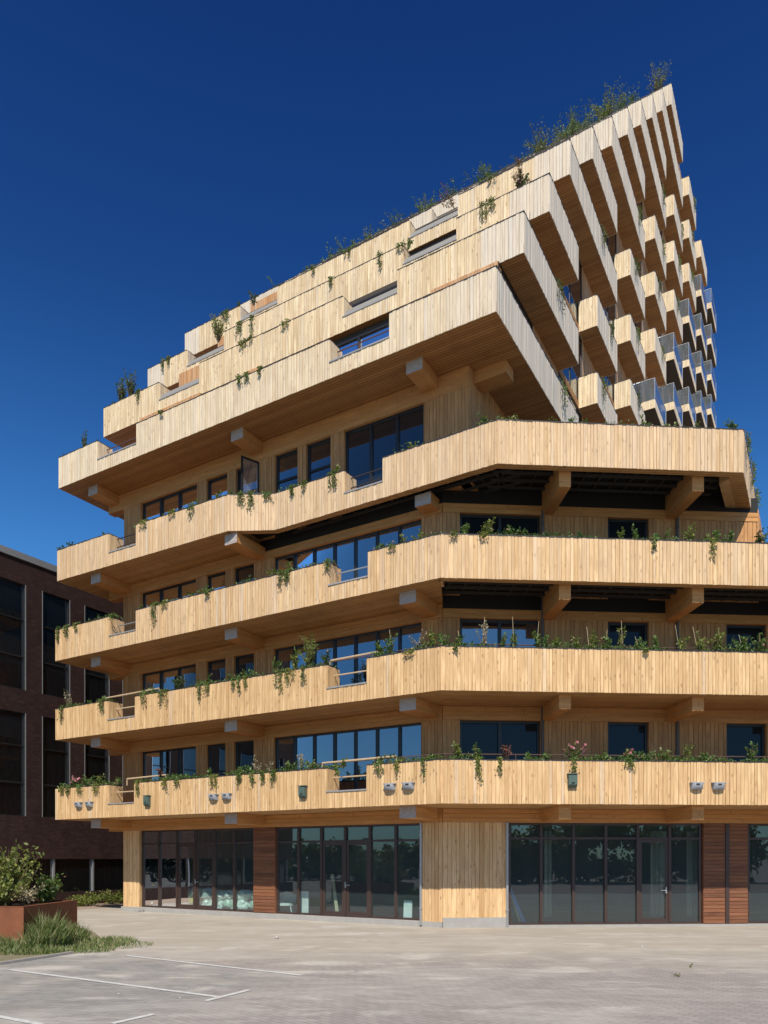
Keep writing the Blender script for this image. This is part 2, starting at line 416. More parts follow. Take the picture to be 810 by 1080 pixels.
# ---------------- timber beams with zinc caps
def beam(o,p,d,n,w,L,z0,z1,cap=True):
    mb=MB(); mb.wallbox(p,d,-w/2,w/2,n,.012,L,z0,z1,(.6,0,R(0,1))); b=mb.build('beam',M['glulam'],o)
    if cap:
        c=MB(); c.wallbox(p,d,-w/2-.006,w/2+.006,n,-.006,.010,z0-.006,z1)
        for zz in (0,1,2): c.wallbox(p,d,-w/2-.012,w/2+.012,n,-.012,-.007,z0+.05+zz*.11,z0+.06+zz*.11)
        c.build('beam_cap',M['cap'],b)
LB=Vector((A1.x,A1.y))
for k in (1,2,3,4):
    P=P1 if k<4 else C4
    base=P1+dE*.42
    for px in (101,243.5,430 if k<4 else 446):
        u=on_line(px,base,dL)
        bb=base
        if k==4 and px>300: bb=base+dE*.885; u=on_line(px,bb,dL)
        beam(bands[k],bb+dL*u,dL,dE,.52,1.75,Z0[k]-.34,Z0[k])
    for px in (596,736.5,875):
        b2=P1+nR*.30; u=on_line(px,b2,dR)
        if k==4 and px>800: continue
        beam(bands[k],b2+dR*u,dR,nR,.34,1.85,Z0[k]-.40,Z0[k] if not (k>=3) else Z0[k]+.33,cap=False)
b5=Ck[5]+dE*.55
for px in (98,250,437): 
    u=on_line(px,b5,dL); beam(bands[5],b5+dL*u,dL,dE,.52,1.7,Z0[5]-.34,Z0[5])
# beam running out to the tower's right side
mb=MB(); 
q=W4+Vector((0,0)); mb.wallbox(q,-dL,-.4,1.05,dE,.30,.85,Z0[5]-.36,Z0[5],(.5,0,.3)); mb.build('beam',M['glulam'],bands[5])
mb=MB(); mb.wallbox(q+dE*5.8,-dL,-.4,1.05,dE,.30,.85,Z0[5]-.36,Z0[5],(.5,0,.3)); mb.build('beam',M['glulam'],bands[5])

# ---------------- walls and windows
def window(root,P,d,u0,u1,z0,z1,lights,glass='glass',fm='frame',fw=.06,transom=None,depth=.10,inset=.08,mull=None,label=None,door=None,bright=None):
    """d runs along the wall; inside is to n = rotate(d) such that it points away from the camera"""
    n=Vector((-d.y,d.x)); 
    if n.y<0: n=-n
    if u1<u0: u0,u1=u1,u0
    mb=MB(); bx=lambda a,b,c,e,w0=inset,w1=inset+depth: mb.wallbox(P,d,a,b,n,w0,w1,c,e)
    bx(u0,u1,z1-fw,z1); bx(u0,u1,z0,z0+fw); bx(u0,u0+fw,z0+fw,z1-fw); bx(u1-fw,u1,z0+fw,z1-fw)
    xs=[u0+fw]; 
    if isinstance(lights,int): cuts=[u0+(u1-u0)*i/lights for i in range(1,lights)]
    else: cuts=[u0+(u1-u0)*f for f in lights]
    for c in cuts: bx(c-fw*.6,c+fw*.6,z0+fw,z1-fw,inset-.02,inset+depth-.003)
    if transom: bx(u0+fw,u1-fw,transom-.035,transom+.035,inset+.005,inset+depth-.005)
    fr=mb.build('window',M[fm],root)
    if label: fr['label']=label
    ed=[u0+fw]+sum([[c-fw*.6,c+fw*.6] for c in cuts],[])+[u1-fw]
    for i in range(0,len(ed),2):
        rows=[(z0+fw,z1-fw)] if not transom else [(z0+fw,transom-.035),(transom+.035,z1-fw)]
        for (a,b) in rows:
            pm=MB(); t=R(-.006,.006)
            p0=P+d*ed[i]+n*(inset+depth*.5+t); p1=P+d*ed[i+1]+n*(inset+depth*.5-t)
            pm.face([(p0.x,p0.y,a),(p1.x,p1.y,a),(p1.x,p1.y,b),(p0.x,p0.y,b)])
            pm.build('pane',M[glass],fr)
    if bright:   # sash frames of a pair of doors
        for (i0,i1) in bright:
            dm=MB(); a,b=ed[2*i0],ed[2*i1+1]
            for j in range(i0,i1+1):
                x0,x1=ed[2*j],ed[2*j+1]
                dm.wallbox(P,d,x0,x0+.09,n,inset+.01,inset+.045,z0+fw,(transom or z1)-.04); dm.wallbox(P,d,x1-.09,x1,n,inset+.01,inset+.045,z0+fw,(transom or z1)-.04)
                dm.wallbox(P,d,x0+.09,x1-.09,n,inset+.01,inset+.045,z0+fw,z0+fw+.1); dm.wallbox(P,d,x0+.09,x1-.09,n,inset+.01,inset+.045,(transom or z1)-.13,(transom or z1)-.04)
            dd=dm.build('door',M['frameb'],root)
            hm=MB(); mid=(ed[2*i0+1] if i1>i0 else ed[2*i0+1]-.09)
            hm.wallbox(P,d,mid-.02,mid+.02,n,inset-.06,inset-.03,z0+.95,z0+1.15); hm.wallbox(P,d,mid-.16,mid-.02,n,inset-.06,inset-.04,z0+1.03,z0+1.055)
            hm.build('handle',M['alu'],dd)
    return fr

def wall_run(name,P,d,spans,z0,z1,out,mat='larch_wall',weather=0,tone=None):
    """timber wall along P+d*u: solid spans get boards, n points inwards"""
    n=Vector((-d.y,d.x)); 
    if n.y<0: n=-n
    for (a,b) in spans:
        if b<a: a,b=b,a
        mb=MB(); mb.wallbox(P,d,a,b,n,0,.30,z0,z1,(.3,0,.4)); boards(mb,P,d,-n,b,z0,z1,weather,out=.02,mean=.125,u0=a,tone=tone)
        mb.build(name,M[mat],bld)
uL=lambda px: on_line(px,W0,dL)
uR=lambda px: on_line(px,W0,dR)
uEnd=uL(130.5)
RW=14.2
# ground floor
hd=Z0[1]-.42
gl=[(148,267),(290,444.5)]
wall_run('facade_wall',W0,dL,[(uL(130.5),uL(147)),(uL(445.5),0)],.0,hd,.02,mat='larch',tone=.7)
for (d_,a_,b_,n_,h_) in ((dL,0,uEnd+.1,dE,.17),(dR,0,uR(536),nR,.30),(dR,uR(536),RW,nR,.06)):
    pl=MB(); pl.wallbox(W0,d_,a_,b_,n_,-.05,.25,0,h_); pl.build('plinth',M['concrete'],bld)
wall_run('facade_wall',W0,dR,[(0,uR(535))],.30,hd,.02,mat='larch',tone=.7)
window(bld,W0,dL,uL(148),uL(267),.17,hd,6,'glass_clear','frameb',.07,hd-.52,bright=[(2,3)])
window(bld,W0,dL,uL(290),uL(444.5),.17,hd,6,'glass_clear','frameb',.07,hd-.52,bright=[(2,3)])
window(bld,W0,dR,uR(537),uR(741),.06,hd,6,'glass_clear','frameb',.07,hd-.47,bright=[(4,4)])
window(bld,W0,dR,uR(790),RW,.06,hd,4,'glass_clear','frameb',.07,hd-.47)
mb=MB(); n=dE; mb.wallbox(W0,dL,uL(267),uL(290),dE,.02,.22,.17,hd)
z=.2
while z<hd: mb.wallbox(W0,dL,uL(290)+.01,uL(267)-.01,dE,.0,.03,z,z+.10,(R(0,1),0,R(0,1))); z+=.115
mb.build('slatted_panel',M['slat'],bld)
for (a_,b_) in ((742,765),(769,789)):
    mb=MB(); mb.wallbox(W0,dR,uR(a_),uR(b_),nR,.02,.22,.06,hd); z=.08
    while z<hd-.1: mb.wallbox(W0,dR,uR(a_)+.01,uR(b_)-.01,nR,.0,.03,z,z+.10,(R(0,1),0,R(0,1))); z+=.115
    mb.build('slatted_panel',M['slat'],bld)
mb=MB(); mb.wallbox(W0,dR,uR(765),uR(769),nR,-.02,.22,.06,hd); mb.build('panel_post',M['frameb'],bld)
# storeys 1..3
for k in (1,2,3):
    zb=Z0[k]+.26; zt=Z0[k+1]-.42
    cL=[(149,207),(218,238),(247,268),(289,444.5)]
    xs=[130.5]+[c for p in cL for c in p]; spans=[]
    xs=[uEnd]+[uL(c) for p in cL for c in p]+[0]
    for i in range(0,len(xs),2): spans.append((xs[i],xs[i+1]))
    zs=[(-.0,0)]
    wall_run('facade_wall',W0,dL,spans,zb,zt,.02)
    fl=[3,1,1,7]
    for (a,b),l in zip(cL,fl): window(bld,W0,dL,uL(a),uL(b),zb,zt,l,'glass' if l>3 else 'glassm','frame',.06,None if l>1 else zt-1.0)
    cR=[(485,570),(641,684),(766,808)]
    xs=[0]+[uR(c) for p in cR for c in p]
    rend=RW if k<3 else uR(799)
    xs.append(rend if k<3 else None)
    if k==3: xs=[0]+[uR(c) for p in cR[:2] for c in p]+[rend]
    spans=[(xs[i],xs[i+1]) for i in range(0,len(xs),2)]
    wall_run('facade_wall',W0,dR,spans,zb,zt,.02)
    for (a,b),l in zip(cR if k<3 else cR[:2],(2,1,1)): window(bld,W0,dR,uR(a),uR(b),zb,zt,l,'glass' if (k==2 and a<500) else 'glassd','frame',.08)
# glulam headers under each balcony
def header(P,d,n,a,b,z0,z1,lines):
    hb=MB(); hb.wallbox(P,d,a,b,n,-.03,.30,z0,z1,(.5,0,.1))
    for zz in lines: hb.wallbox(P,d,a+.01,b-.01,n,-.042,-.031,z0+zz+.004,z0+zz+.125,(R(.3,.8),0,R(0,1)))
    hb.build('header_beam',M['glulam'],bld)
for k in (1,2,3,4):
    z0=Z0[k]-.419; um=uL(272)
    if k<4: header(W0,dL,dE,0,uEnd+.85,z0,Z0[k],(0,.14,.28))
    else:
        header(W0,dL,dE,um,uEnd+.85,z0,Z0[k],(0,.14,.28)); header(W0,dL,dE,0,um,z0,z0+.27,(0,.135))
        rb=MB(); rb.wallbox(W0,dL,0,um,dE,.0,.30,z0+.271,Z0[k]+.33); rb.build('recess_wall',M['black'],bld)
    e=RW if k<4 else uR(799)
    if k<3: header(W0,dR,nR,0,e,z0,Z0[k],(0,.14,.28))
    else:
        header(W0,dR,nR,0,e,z0,z0+.28,(0,.14))
        rb=MB(); rb.wallbox(W0,dR,0,e,nR,.0,.30,z0+.281,Z0[k]+.33); rb.build('recess_wall',M['black'],bld)
# storey 4 under the tower
zb=Z0[4]+.26; zt=Z0[5]-.60
c4=[(149,208),(218,240),(249,273),(290,314),(323,349),(363,447)]
u4=lambda px:on_line(px,W4,dL)
xs=[u4(131)]+[u4(c) for p in c4 for c in p]+[0]
wall_run('facade_wall',W4,dL,[(xs[i],xs[i+1]) for i in range(0,len(xs),2)],zb,zt,.02)
for (a,b),l in zip(c4,(3,1,1,1,1,3)): window(bld,W4,dL,u4(a),u4(b),zb,zt,l,'glassm','frame',.07,None if l>1 else zt-.9)
wall_run('facade_wall',W4,dE,[(0,26)],zb,Z0[5],.02)
hb=MB(); hb.wallbox(W4,dL,0,u4(131)+.9,dE,-.03,.3,zt,Z0[5],(.45,0,.1)); hb.build('header_beam',M['glulam'],bld)
# open casement
mb=MB(); uo=u4(273); pp=W4+dL*uo; dd=(dL*.35-dE*.94).normalized(); nn=Vector((-dd.y,dd.x))
za,zc=zb+.6,zt-.05
for (a,b,c,e) in ((0,.06,za,zc),(.64,.70,za,zc),(.06,.64,za,za+.06),(.06,.64,zc-.06,zc)): mb.wallbox(pp,dd,a,b,nn,0,.05,c,e)
oc=mb.build('open_window',M['frame'],bld); pm=MB(); p0=pp+dd*.06+nn*.025; p1=pp+dd*.64+nn*.025
pm.face([(p0.x,p0.y,za+.06),(p1.x,p1.y,za+.06),(p1.x,p1.y,zc-.06),(p0.x,p0.y,zc-.06)]); pm.build('pane',M['balus'],oc)

# ---------------- body: floors, cores, side and back walls
Lw=W0+dL*uEnd; Rw=W0+dR*RW; R3=W0+dR*uR(799)
body=MB()
foot=[Lw+dE*.3,W0+nR*.3,Rw+nR*.3-dR*.1,Rw+dE*13,Lw+dE*13]
for k in (1,2,3,4):
    q=foot if k<4 else [foot[0],foot[1],R3+nR*.3,R3+dE*13,Lw+dE*13]
    body=MB(); body.hexa(q,Z0[k]-.2,Z0[k]+.24); body.build('floor_slab',M['inner'],bld)
body=MB()
body.hexa([Lw+dE*.3,W0+nR*.3,Rw+nR*.3,Rw+dE*13,Lw+dE*13],.0,.055)
body.build('floor_slab',M['inner'],bld)
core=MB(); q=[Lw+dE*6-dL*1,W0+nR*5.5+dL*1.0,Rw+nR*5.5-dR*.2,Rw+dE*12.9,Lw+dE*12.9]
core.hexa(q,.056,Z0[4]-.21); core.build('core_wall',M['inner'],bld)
def sidewall(p,d,L,nn,z0,z1,w=0):
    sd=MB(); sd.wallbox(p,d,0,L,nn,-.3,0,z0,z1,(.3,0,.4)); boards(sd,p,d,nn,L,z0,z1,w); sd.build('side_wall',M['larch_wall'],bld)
sidewall(Lw,dE,13,dL,0,Z0[4]-.2); sidewall(Rw,dE,13,-dL,0,Z0[3]+.2); sidewall(R3,dE,13,-dL,Z0[3]+.25,Z0[4]-.01)
sd=MB(); sd.wallbox(Lw+dE*13,-dL,0,14,dE,0,.3,0,Z0[4]); sd.build('rear_wall',M['larch_wall'],bld)
sd=MB(); sd.wallbox(W0+dE*13,dR,-1,13,dE,-.2,.1,0,Z0[4]-.3); sd.build('rear_wall',M['larch_wall'],bld)
# storey 4 body
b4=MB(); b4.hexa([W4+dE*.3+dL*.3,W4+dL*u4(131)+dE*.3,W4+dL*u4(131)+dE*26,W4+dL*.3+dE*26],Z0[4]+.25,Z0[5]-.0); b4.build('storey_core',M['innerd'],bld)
sup=MB(); sup.wallbox(W4+dE*13.5,dL,.3,14,dE,0,30,0,Z0[4]+.2); sup.build('rear_wing',M['larch_wall'],bld)

# ---------------- tower storeys
for k in range(5,16):
    P=Ck[k]; z=Z0[k]+.26; zt=Z0[k+1] if k<15 else Z0[15]+2.95
    tback=(tEnd-P).length-.05
    S=P+dL*.75+dE*2.0      # corner of the walls
    cm=MB(); cm.hexa([S+dL*.12+dE*.3,S+dL*15.2+dE*.3,S+dL*15.2+dE*(tback-2.2),S+dL*.12+dE*(tback-2.2)],z,zt-.0)
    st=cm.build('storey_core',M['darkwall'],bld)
    # south wall
    for (a,b) in ((0,2.2),(9.0,9.8),(12.0,15.3)):
        mb=MB(); mb.wallbox(S,dL,a,b,dE,0,.28,z,zt,(.4,0,.2)); boards(mb,S,dL,-dE,b,z,zt,.1,u0=a)
        if b>15: boards(mb,S+dL*15.3,dE,dL,tback-2.2,z,zt,.3,mean=.25)
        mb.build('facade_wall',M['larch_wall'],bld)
    if k<=9:
        for (a,b,l_) in ((2.2,9.0,5),(9.8,12.0,2)): window(bld,S,dL,a,b,z,zt-.35,l_,'glass','frame',.07)
    # right side: glazing and dark timber piers on the bay grid
    base=Ept(invE[0])+dL*.75; t0=-(S-base).length if (S-base).dot(dE)<0 else (S-base).length
    tb=(En[1]-En[0]).length; tmax=(tEnd-En[0]).length
    for n in range(-2,7):
        for (a,b,kind) in ((0,3.1,'g'),(3.1,tb,'w')):
            a1=max(n*tb+a,t0); b1=min(n*tb+b,tmax)
            if b1-a1<.2: continue
            gm=MB(); wm=MB(); fm=MB()
            if kind=='w': 
                wm.wallbox(base,dE,a1,b1,-dL,-.10,.0,z,zt,(.4,0,.1)); boards(wm,base,dE,-dL,b1,z,zt-.01,.15,u0=a1,mean=.16,tone=.2)
            else:
                for (c,e) in ((a1,a1+.06),((a1+b1)/2-.04,(a1+b1)/2+.04),(b1-.06,b1)): fm.wallbox(base,dE,c,e,-dL,-.08,.02,z,zt)
                p0=base+dE*a1; p1=base+dE*b1
                fm.wallbox(base,dE,a1+.06,b1-.06,-dL,-.08,.02,z,z+.06); fm.wallbox(base,dE,a1+.06,b1-.06,-dL,-.08,.02,zt-.06,zt)
                gm.face([(p0.x,p0.y,z),(p1.x,p1.y,z),(p1.x,p1.y,zt),(p0.x,p0.y,zt)])
            if wm.f: wm.build('side_wall',M['larch_wall'],bld)
            if gm.f:
                f=fm.build('window',M['frame'],bld); gm.build('pane',M['glassE'],f)
    # balconies of the further bays
    for n in range(nfirst[k]+1,8):
        wood = k>=2*n+3 and n<=6 or (n==6 and k==15)
        e=En[n]; Lb=3.22; p=e-dE*Lb
        if wood:
            o=band('balcony_box',[p+dL*.70,p,e],Z0[k],Z0[k]+HB,bld,{},{0:.12,1:.9},w=.62,boardmat='larch_pale',tone=.75)
            sf=MB(); sf.hexa([p,e,e+dL*.7,p+dL*.7],Z0[k]+.004,Z0[k]+.011); sf.build('soffit',M['soffitT'],o)
        else:
            o_=MB(); q=[p+dL*.8,p,e,e+dL*.8]; zz=Z0[k]
            o_.hexa(q,zz+.01,zz+.45,(.5,.3,.3)); boards(o_,p+dL*.8,-dL,-dE,.8,zz,zz+.45,.2,tone=.8); boards(o_,p,dE,-dL,Lb,zz,zz+.45,.5,tone=.8)
            o=o_.build('glazed_balcony',M['larch_pale'],bld)
            uf=MB(); uf.hexa([p,e,e+dL*.8,p+dL*.8],zz-.004,zz+.004); uf.build('soffit',M['darkwall'],o)
            gm=MB(); gz0,gz1=zz+.47,zz+1.55
            for (s,t) in ((p+dL*.8,p),(p,e),(e,e+dL*.8)):
                gm.face([(s.x,s.y,gz0),(t.x,t.y,gz0),(t.x,t.y,gz1),(s.x,s.y,gz1)])
            gm.build('glass_panel',M['balus'],o)
            rm=MB()
            for (s,t) in ((p+dL*.8,p),(p,e),(e,e+dL*.8)):
                rm.tube([(s.x,s.y,gz1+.015),(t.x,t.y,gz1+.015)],.022,k=4); rm.tube([(s.x,s.y,gz0),(s.x,s.y,gz1)],.018,k=4)
            rm.tube([(p.x,p.y,gz0-.01),(e.x,e.y,gz0-.01)],.02,k=4); rm.build('frame',M['alu'],o)
rf=MB(); P=Ck[15]; S=P+dL*.75+dE*2.0
rf.hexa([S,S+dL*15.3,S+dL*15.3+dE*((tEnd-P).length-2.2),S+dE*((tEnd-P).length-2.2)],Z0[15]+2.96,Z0[15]+3.1); rf.build('roof',M['coping'],bld)

# ---------------- rails
def rail(o,pts,z,h,mat,r=.016,step=2.0,posts=True,name='railing'):
    mb=MB(); pts=[V2(p) for p in pts]
    for i in range(len(pts)-1):
        a,b=pts[i],pts[i+1]; L=(b-a).length; d=(b-a)/L
        for hh in ([h] if h<.6 else [h,h*.5]): mb.tube([(a.x,a.y,z+hh),(b.x,b.y,z+hh)],r,k=6)
        if posts:
            n=max(1,int(L/step))
            for j in range(n+1): q=a+d*(L*j/n); mb.tube([(q.x,q.y,z+.0),(q.x,q.y,z+h)],r*.8,k=5)
    return mb.build(name,M[mat],o)
for k in (1,2,3,4):
    if k<4: pi=mitre([A1,P1,REnd],.5,1); rail(bands[k],pi[1:] if k==3 else [pi[1]+dL*4.5,pi[1],pi[2]],Z0[k]+HB,.24 if k<3 else .12,'rail')
    P=P1 if k<4 else J2
for k in (1,2,3):
    for (a,b) in notchL[k]:
        p=P1+dE*.35; ua,ub=on_line(a,p,dL),on_line(b,p,dL)
        rail(bands[k],[p+dL*(ua+ (.0 if a>200 else .0)),p+dL*ub],Z0[k]+.47,.48,'handrail' if k<3 else 'alu',.022,posts=True,step=.8,name='notch_railing')
for k,p0,d0,(a,b) in ((1,P1,dL,(340,418)),(2,P1,dL,(348,400)),(2,P1,dL,(112,168)),(1,P1,dL,(134,175))):
    p=p0+dE*.3; mb=MB(); ua,ub=on_line(a,p,d0),on_line(b,p,d0); s=p+d0*ua; t=p+d0*ub
    zz=Z0[k]+HB+.22; mb.tube([(s.x,s.y,zz),(t.x,t.y,zz+.03)],.03,k=6)
    for q in (s,t): mb.tube([(q.x,q.y,zz-.24),(q.x,q.y,zz)],.02,k=5)
    mb.build('handrail',M['handrail'],bands[k])
for k in (5,6,7,8):
    for (a,b) in tn[k]:
        p=Ck[k]+dE*.4; ua,ub=on_line(a,p,dL),on_line(b,p,dL)
        rail(bands[k],[p+dL*ua,p+dL*ub],Z0[k]+.5,.55 if k!=6 else .5,'rail' if k==5 else 'coping',.022,step=1.0,name='notch_railing')
for k in (6,7,8,9):
    for (a,b) in tn[k]:
        p=Ck[k]+dE*.07; ua,ub=on_line(a,p,dL),on_line(b,p,dL); mb=MB()
        mb.wallbox(p,dL,min(ua,ub)+.02,max(ua,ub)-.02,dE,0,.03,Z0[k]+.53,Z0[k]+.74); mb.build('notch_panel',M['notchp'],bands[k])
for p,d,(a,b) in ((J2,d42,(363.3,404)),(A4,d40,(115.3,143.6))):
    n=Vector((-d.y,d.x)); p=p+n*.35; rail(bands[4],[p+d*on_line(a,p,d),p+d*on_line(b,p,d)],Z0[4]+.5,.62,'coping',.022,step=2,name='notch_railing')

# ---------------- downpipes
for px,P,d,zt_,zb_ in ((444.9,W0,dL,hd,.05),(534.5,W0,dR,hd,0),(571.5,W0,dR,Z0[4]-.3,Z0[1]+.3),(713.5,W0,dR,Z0[4]-.3,Z0[1]+.3)):
    n=Vector((-d.y,d.x)); n=n if n.y>0 else -n
    q=P+d*on_line(px,P,d)-n*.07; mb=MB(); mb.tube([(q.x,q.y,zb_),(q.x,q.y,zt_)],.04,k=10); 
    for zz in (zb_+.5,zt_-.4): mb.tube([(q.x,q.y,zz),(q.x,q.y,zz+.05)],.055,k=10)
    mb.build('downpipe',M['alu'] if px<540 else M['dpipe'],bld)

# ================================================================== things on the lowest balcony's face
def front_pt(P,d,px,n,off): 
    p=P-n*off; return p+d*on_line(px,p,d)
def nest_box(px,P,d,n,z,label):
    root=empty('nest_box'); tag(root,label,'nest box','grey nest boxes in pairs on the lowest balcony')
    w,h,dp=.34,.17,.17; q=front_pt(P,d,px,n,.03)
    root.location=(q.x,q.y,z)
    mb=MB(); L=lambda u,v,zz:(d.x*u-n.x*v,d.y*u-n.y*v,zz)
    # cup: rounded front made of a half ellipse sweep, narrower at its foot
    K=8; rings=[(0,.62),(.05,.85),(.12,1.0),(h,1.0)]
    pr=[]
    for (zz,sc) in rings: pr.append([L(-w/2*math.cos(math.pi*i/K)*(.9+.1*sc), dp*sc*(math.sin(math.pi*i/K))**.5, zz) for i in range(K+1)])
    for a,b in zip(pr[:-1],pr[1:]):
        for i in range(K): mb.face([a[i],a[i+1],b[i+1],b[i]])
        mb.face([a[K],a[0],b[0],b[K]])
    mb.face(list(reversed(pr[0]))); mb.face(pr[-1])
    mb.build('cup',M['nest'],root)
    b2=MB(); b2.hexa([L(-w/2-.02,0,0)[:2],L(w/2+.02,0,0)[:2],L(w/2+.02,.13,0)[:2],L(-w/2-.02,.13,0)[:2]],h+.002,h+.03); b2.build('lid',M['nest'],root)
    b3=MB(); b3.hexa([L(-.07,dp*.9,0)[:2],L(.03,dp*.9,0)[:2],L(.03,dp+.004,0)[:2],L(-.07,dp+.004,0)[:2]],h-.05,h-.012); b3.build('entrance_hole',M['hole'],root)
zn=Z0[1]+.42
lbl=[(84,'left grey nest box of the pair nearest the left end of the lowest balcony'),(95,'right grey nest box of the pair nearest the left end of the lowest balcony'),
 (226,'left grey nest box of the second pair along the lowest balcony'),(240,'right grey nest box of the second pair along the lowest balcony'),
 (412,'left grey nest box of the pair beside the balcony opening under the bend'),(431.5,'right grey nest box of the pair beside the balcony opening under the bend')]
for px,l in lbl: nest_box(px,P1,dL,dE,zn,l)
nest_box(734,P1,dR,nR,zn,'left grey nest box of the pair above the red brown panel at right')
nest_box(757,P1,dR,nR,zn,'right grey nest box of the pair above the red brown panel at right')
def bat_box(px,P,d,n,label,z=None):
    q=front_pt(P,d,px,n,.03); z=Z0[1]+.33 if z is None else z
    root=empty('bird_box',(q.x,q.y,z)); tag(root,label,'bird box','green bird boxes on the lowest balcony')
    w,h,dp=.24,.36,.13; L=lambda u,v,zz:(d.x*u-n.x*v,d.y*u-n.y*v,zz)
    mb=MB(); pts=[(0,.05),(h*.25,dp),(h,dp*.8)]
    prof=[(0,0),(.06,0),(dp,h*.22),(dp,h*.95),(0,h)]
    a=[L(-w/2,v,zz) for v,zz in prof]; b=[L(w/2,v,zz) for v,zz in prof]
    mb.face(a); mb.face(list(reversed(b)))
    for i in range(len(prof)): j=(i+1)%len(prof); mb.face([a[j],a[i],b[i],b[j]])
    mb.build('box',M['bat'],root)
    m2=MB(); m2.hexa([L(-.04,dp*.99,0)[:2],L(.04,dp*.99,0)[:2],L(.04,dp+.008,0)[:2],L(-.04,dp+.008,0)[:2]],h*.30,h*.40); m2.build('entrance_hole',M['hole'],root)
    m3=MB(); m3.hexa([L(-w/2-.02,-.0,0)[:2],L(w/2+.02,-.0,0)[:2],L(w/2+.02,dp+.02,0)[:2],L(-w/2-.02,dp+.02,0)[:2]],h*1.0+.001,h+.025); m3.build('lid',M['bat'],root)
bat_box(156.5,P1,dL,dE,'green bird box beside the left opening of the lowest balcony')
bat_box(320.5,P1,dL,dE,'grey green bird box left of the middle opening of the lowest balcony')
bat_box(603,P1,dR,nR,'green bird box below a trailing plant on the right front',Z0[1]+.45)

# ================================================================== PLANTS
def leafquad(mb,p,s,dirv,col,wd=.5):
    t=dirv.normalized(); a=t.cross(Vector((R(-1,1),R(-1,1),R(-1,1)))).normalized()
    m=p+t*s*.5
    mb.face([p,m+a*s*wd*.5,p+t*s,m-a*s*wd*.5],col)
def rv(): return Vector((random.gauss(0,1),random.gauss(0,1),random.gauss(0,1))).normalized()
def shrub(name,pos,h,sp,n,leaf,size,label,cat,group=None,up=.5,dry=0,canes=0,gap=.5,flowers=None):
    """several stems with leaves scattered along them"""
    x,y,z=pos; lv=MB(); st=MB(); ns=max(3,int(n/28)); fl=MB()
    for i in range(ns):
        an=R(0,6.28); le=h*R(.5,1.0); out=sp*R(.1,1)
        p0=Vector((R(-.05,.05)*sp,R(-.05,.05)*sp,0)); pts=[p0]
        p3=Vector((math.cos(an)*out,math.sin(an)*out,le)); ben=Vector((R(-1,1),R(-1,1),0))*sp*.2
        for j in range(1,5): 
            t=j/4; pts.append(p0.lerp(p3,t)+ben*math.sin(t*3.1)+Vector((math.cos(an),math.sin(an),0))*out*(t*t-t)*.4)
        st.tube(pts,.008+.006*h,.003,k=4)
        for j in range(int(n/ns)):
            t=R(.15,1.05)**.8; k=min(3,int(t*4)); f=min(1.,t*4-k); q=pts[k].lerp(pts[k+1],f)+rv()*R(.02,.16)*sp*gap*2
            tone=min(1,max(0,random.gauss(.5,.28)))
            leafquad(lv,q,size*R(.5,1.3),(rv()+Vector((0,0,.4))),(tone,1 if random.random()<dry else 0,0),.55)
        if flowers:
            for j in range(5): leafquad(fl,pts[-1]+rv()*.06,size*1.1,rv(),(R(0,1),0,0),.9)
    for i in range(canes):
        an=R(0,6.28); b=Vector((R(-.3,.3)*sp,R(-.1,.1)*sp,0)); st.tube([b,b+Vector((R(-.15,.15),R(-.05,.05),h*R(1.0,1.35)))],.006,.005,k=4,mi=1)
    o=lv.build(name,M[leaf]); o.location=(x,y,z); tag(o,label,cat,group)
    s=st.build('stem',[M['stem'],M['cane']],o)
    if fl.f: fl.build('flower',M[flowers],o)
    return o
def trailing(pos,n2,h,w,n,leaf,label,group,dry=.1):
    """a plant spilling over the edge: strands hang down the outside face; n2 = outward plan direction"""
    lv=MB(); st=MB(); t2=Vector((-n2.y,n2.x)); o3=Vector((n2.x,n2.y,0)); t3=Vector((t2.x,t2.y,0))
    ns=max(2,int(w/.07)); 
    for i in range(ns):
        x0=R(-w/2,w/2); le=h*R(.45,1.0); dr=R(-.08,.08)
        pts=[t3*x0*.5-o3*.32+Vector((0,0,0)),t3*x0+o3*.0+Vector((0,0,.07)),t3*x0+o3*.10+Vector((0,0,-.02)),t3*(x0+dr*.5)+o3*.09+Vector((0,0,-le*.5)),t3*(x0+dr)+o3*.07+Vector((0,0,-le))]
        st.tube(pts,.005,.003,k=4)
        for j in range(int(n/ns)):
            t=R(0,1)**.9; kk=min(3,int(t*4)); f=t*4-kk; q=pts[kk].lerp(pts[kk+1],f)+t3*random.gauss(0,.035)+o3*R(-.01,.06)+Vector((0,0,R(-.03,.03)))
            if (q.dot(o3)<.05 and q.z<0.02): q+=o3*.06
            leafquad(lv,q,R(.04,.085),rv()*.8+Vector((0,0,-.6))+o3*.3,(min(1,max(0,random.gauss(.5,.3))),1 if random.random()<dry else 0,0),.65)
    b=len(lv.v); lv.v+=st.v; lv.f+=[tuple(i+b for i in f) for f in st.f]; lv.c+=st.c; lv.m+=[1]*len(st.f)
    o=lv.build('trailing_plant',[M[leaf],M['stem']]); o.location=pos; tag(o,label,'trailing plant',group); return o
bn={1:'lowest balcony',2:'second balcony',3:'third balcony',4:'fourth balcony',5:'lowest tower balcony',6:'second tower balcony',7:'third tower balcony',8:'fourth tower balcony'}
ordn=['first','second','third','fourth','fifth','sixth','seventh','eighth','ninth','tenth','eleventh','twelfth','thirteenth','fourteenth','fifteenth','sixteenth','seventeenth','eighteenth','nineteenth','twentieth']
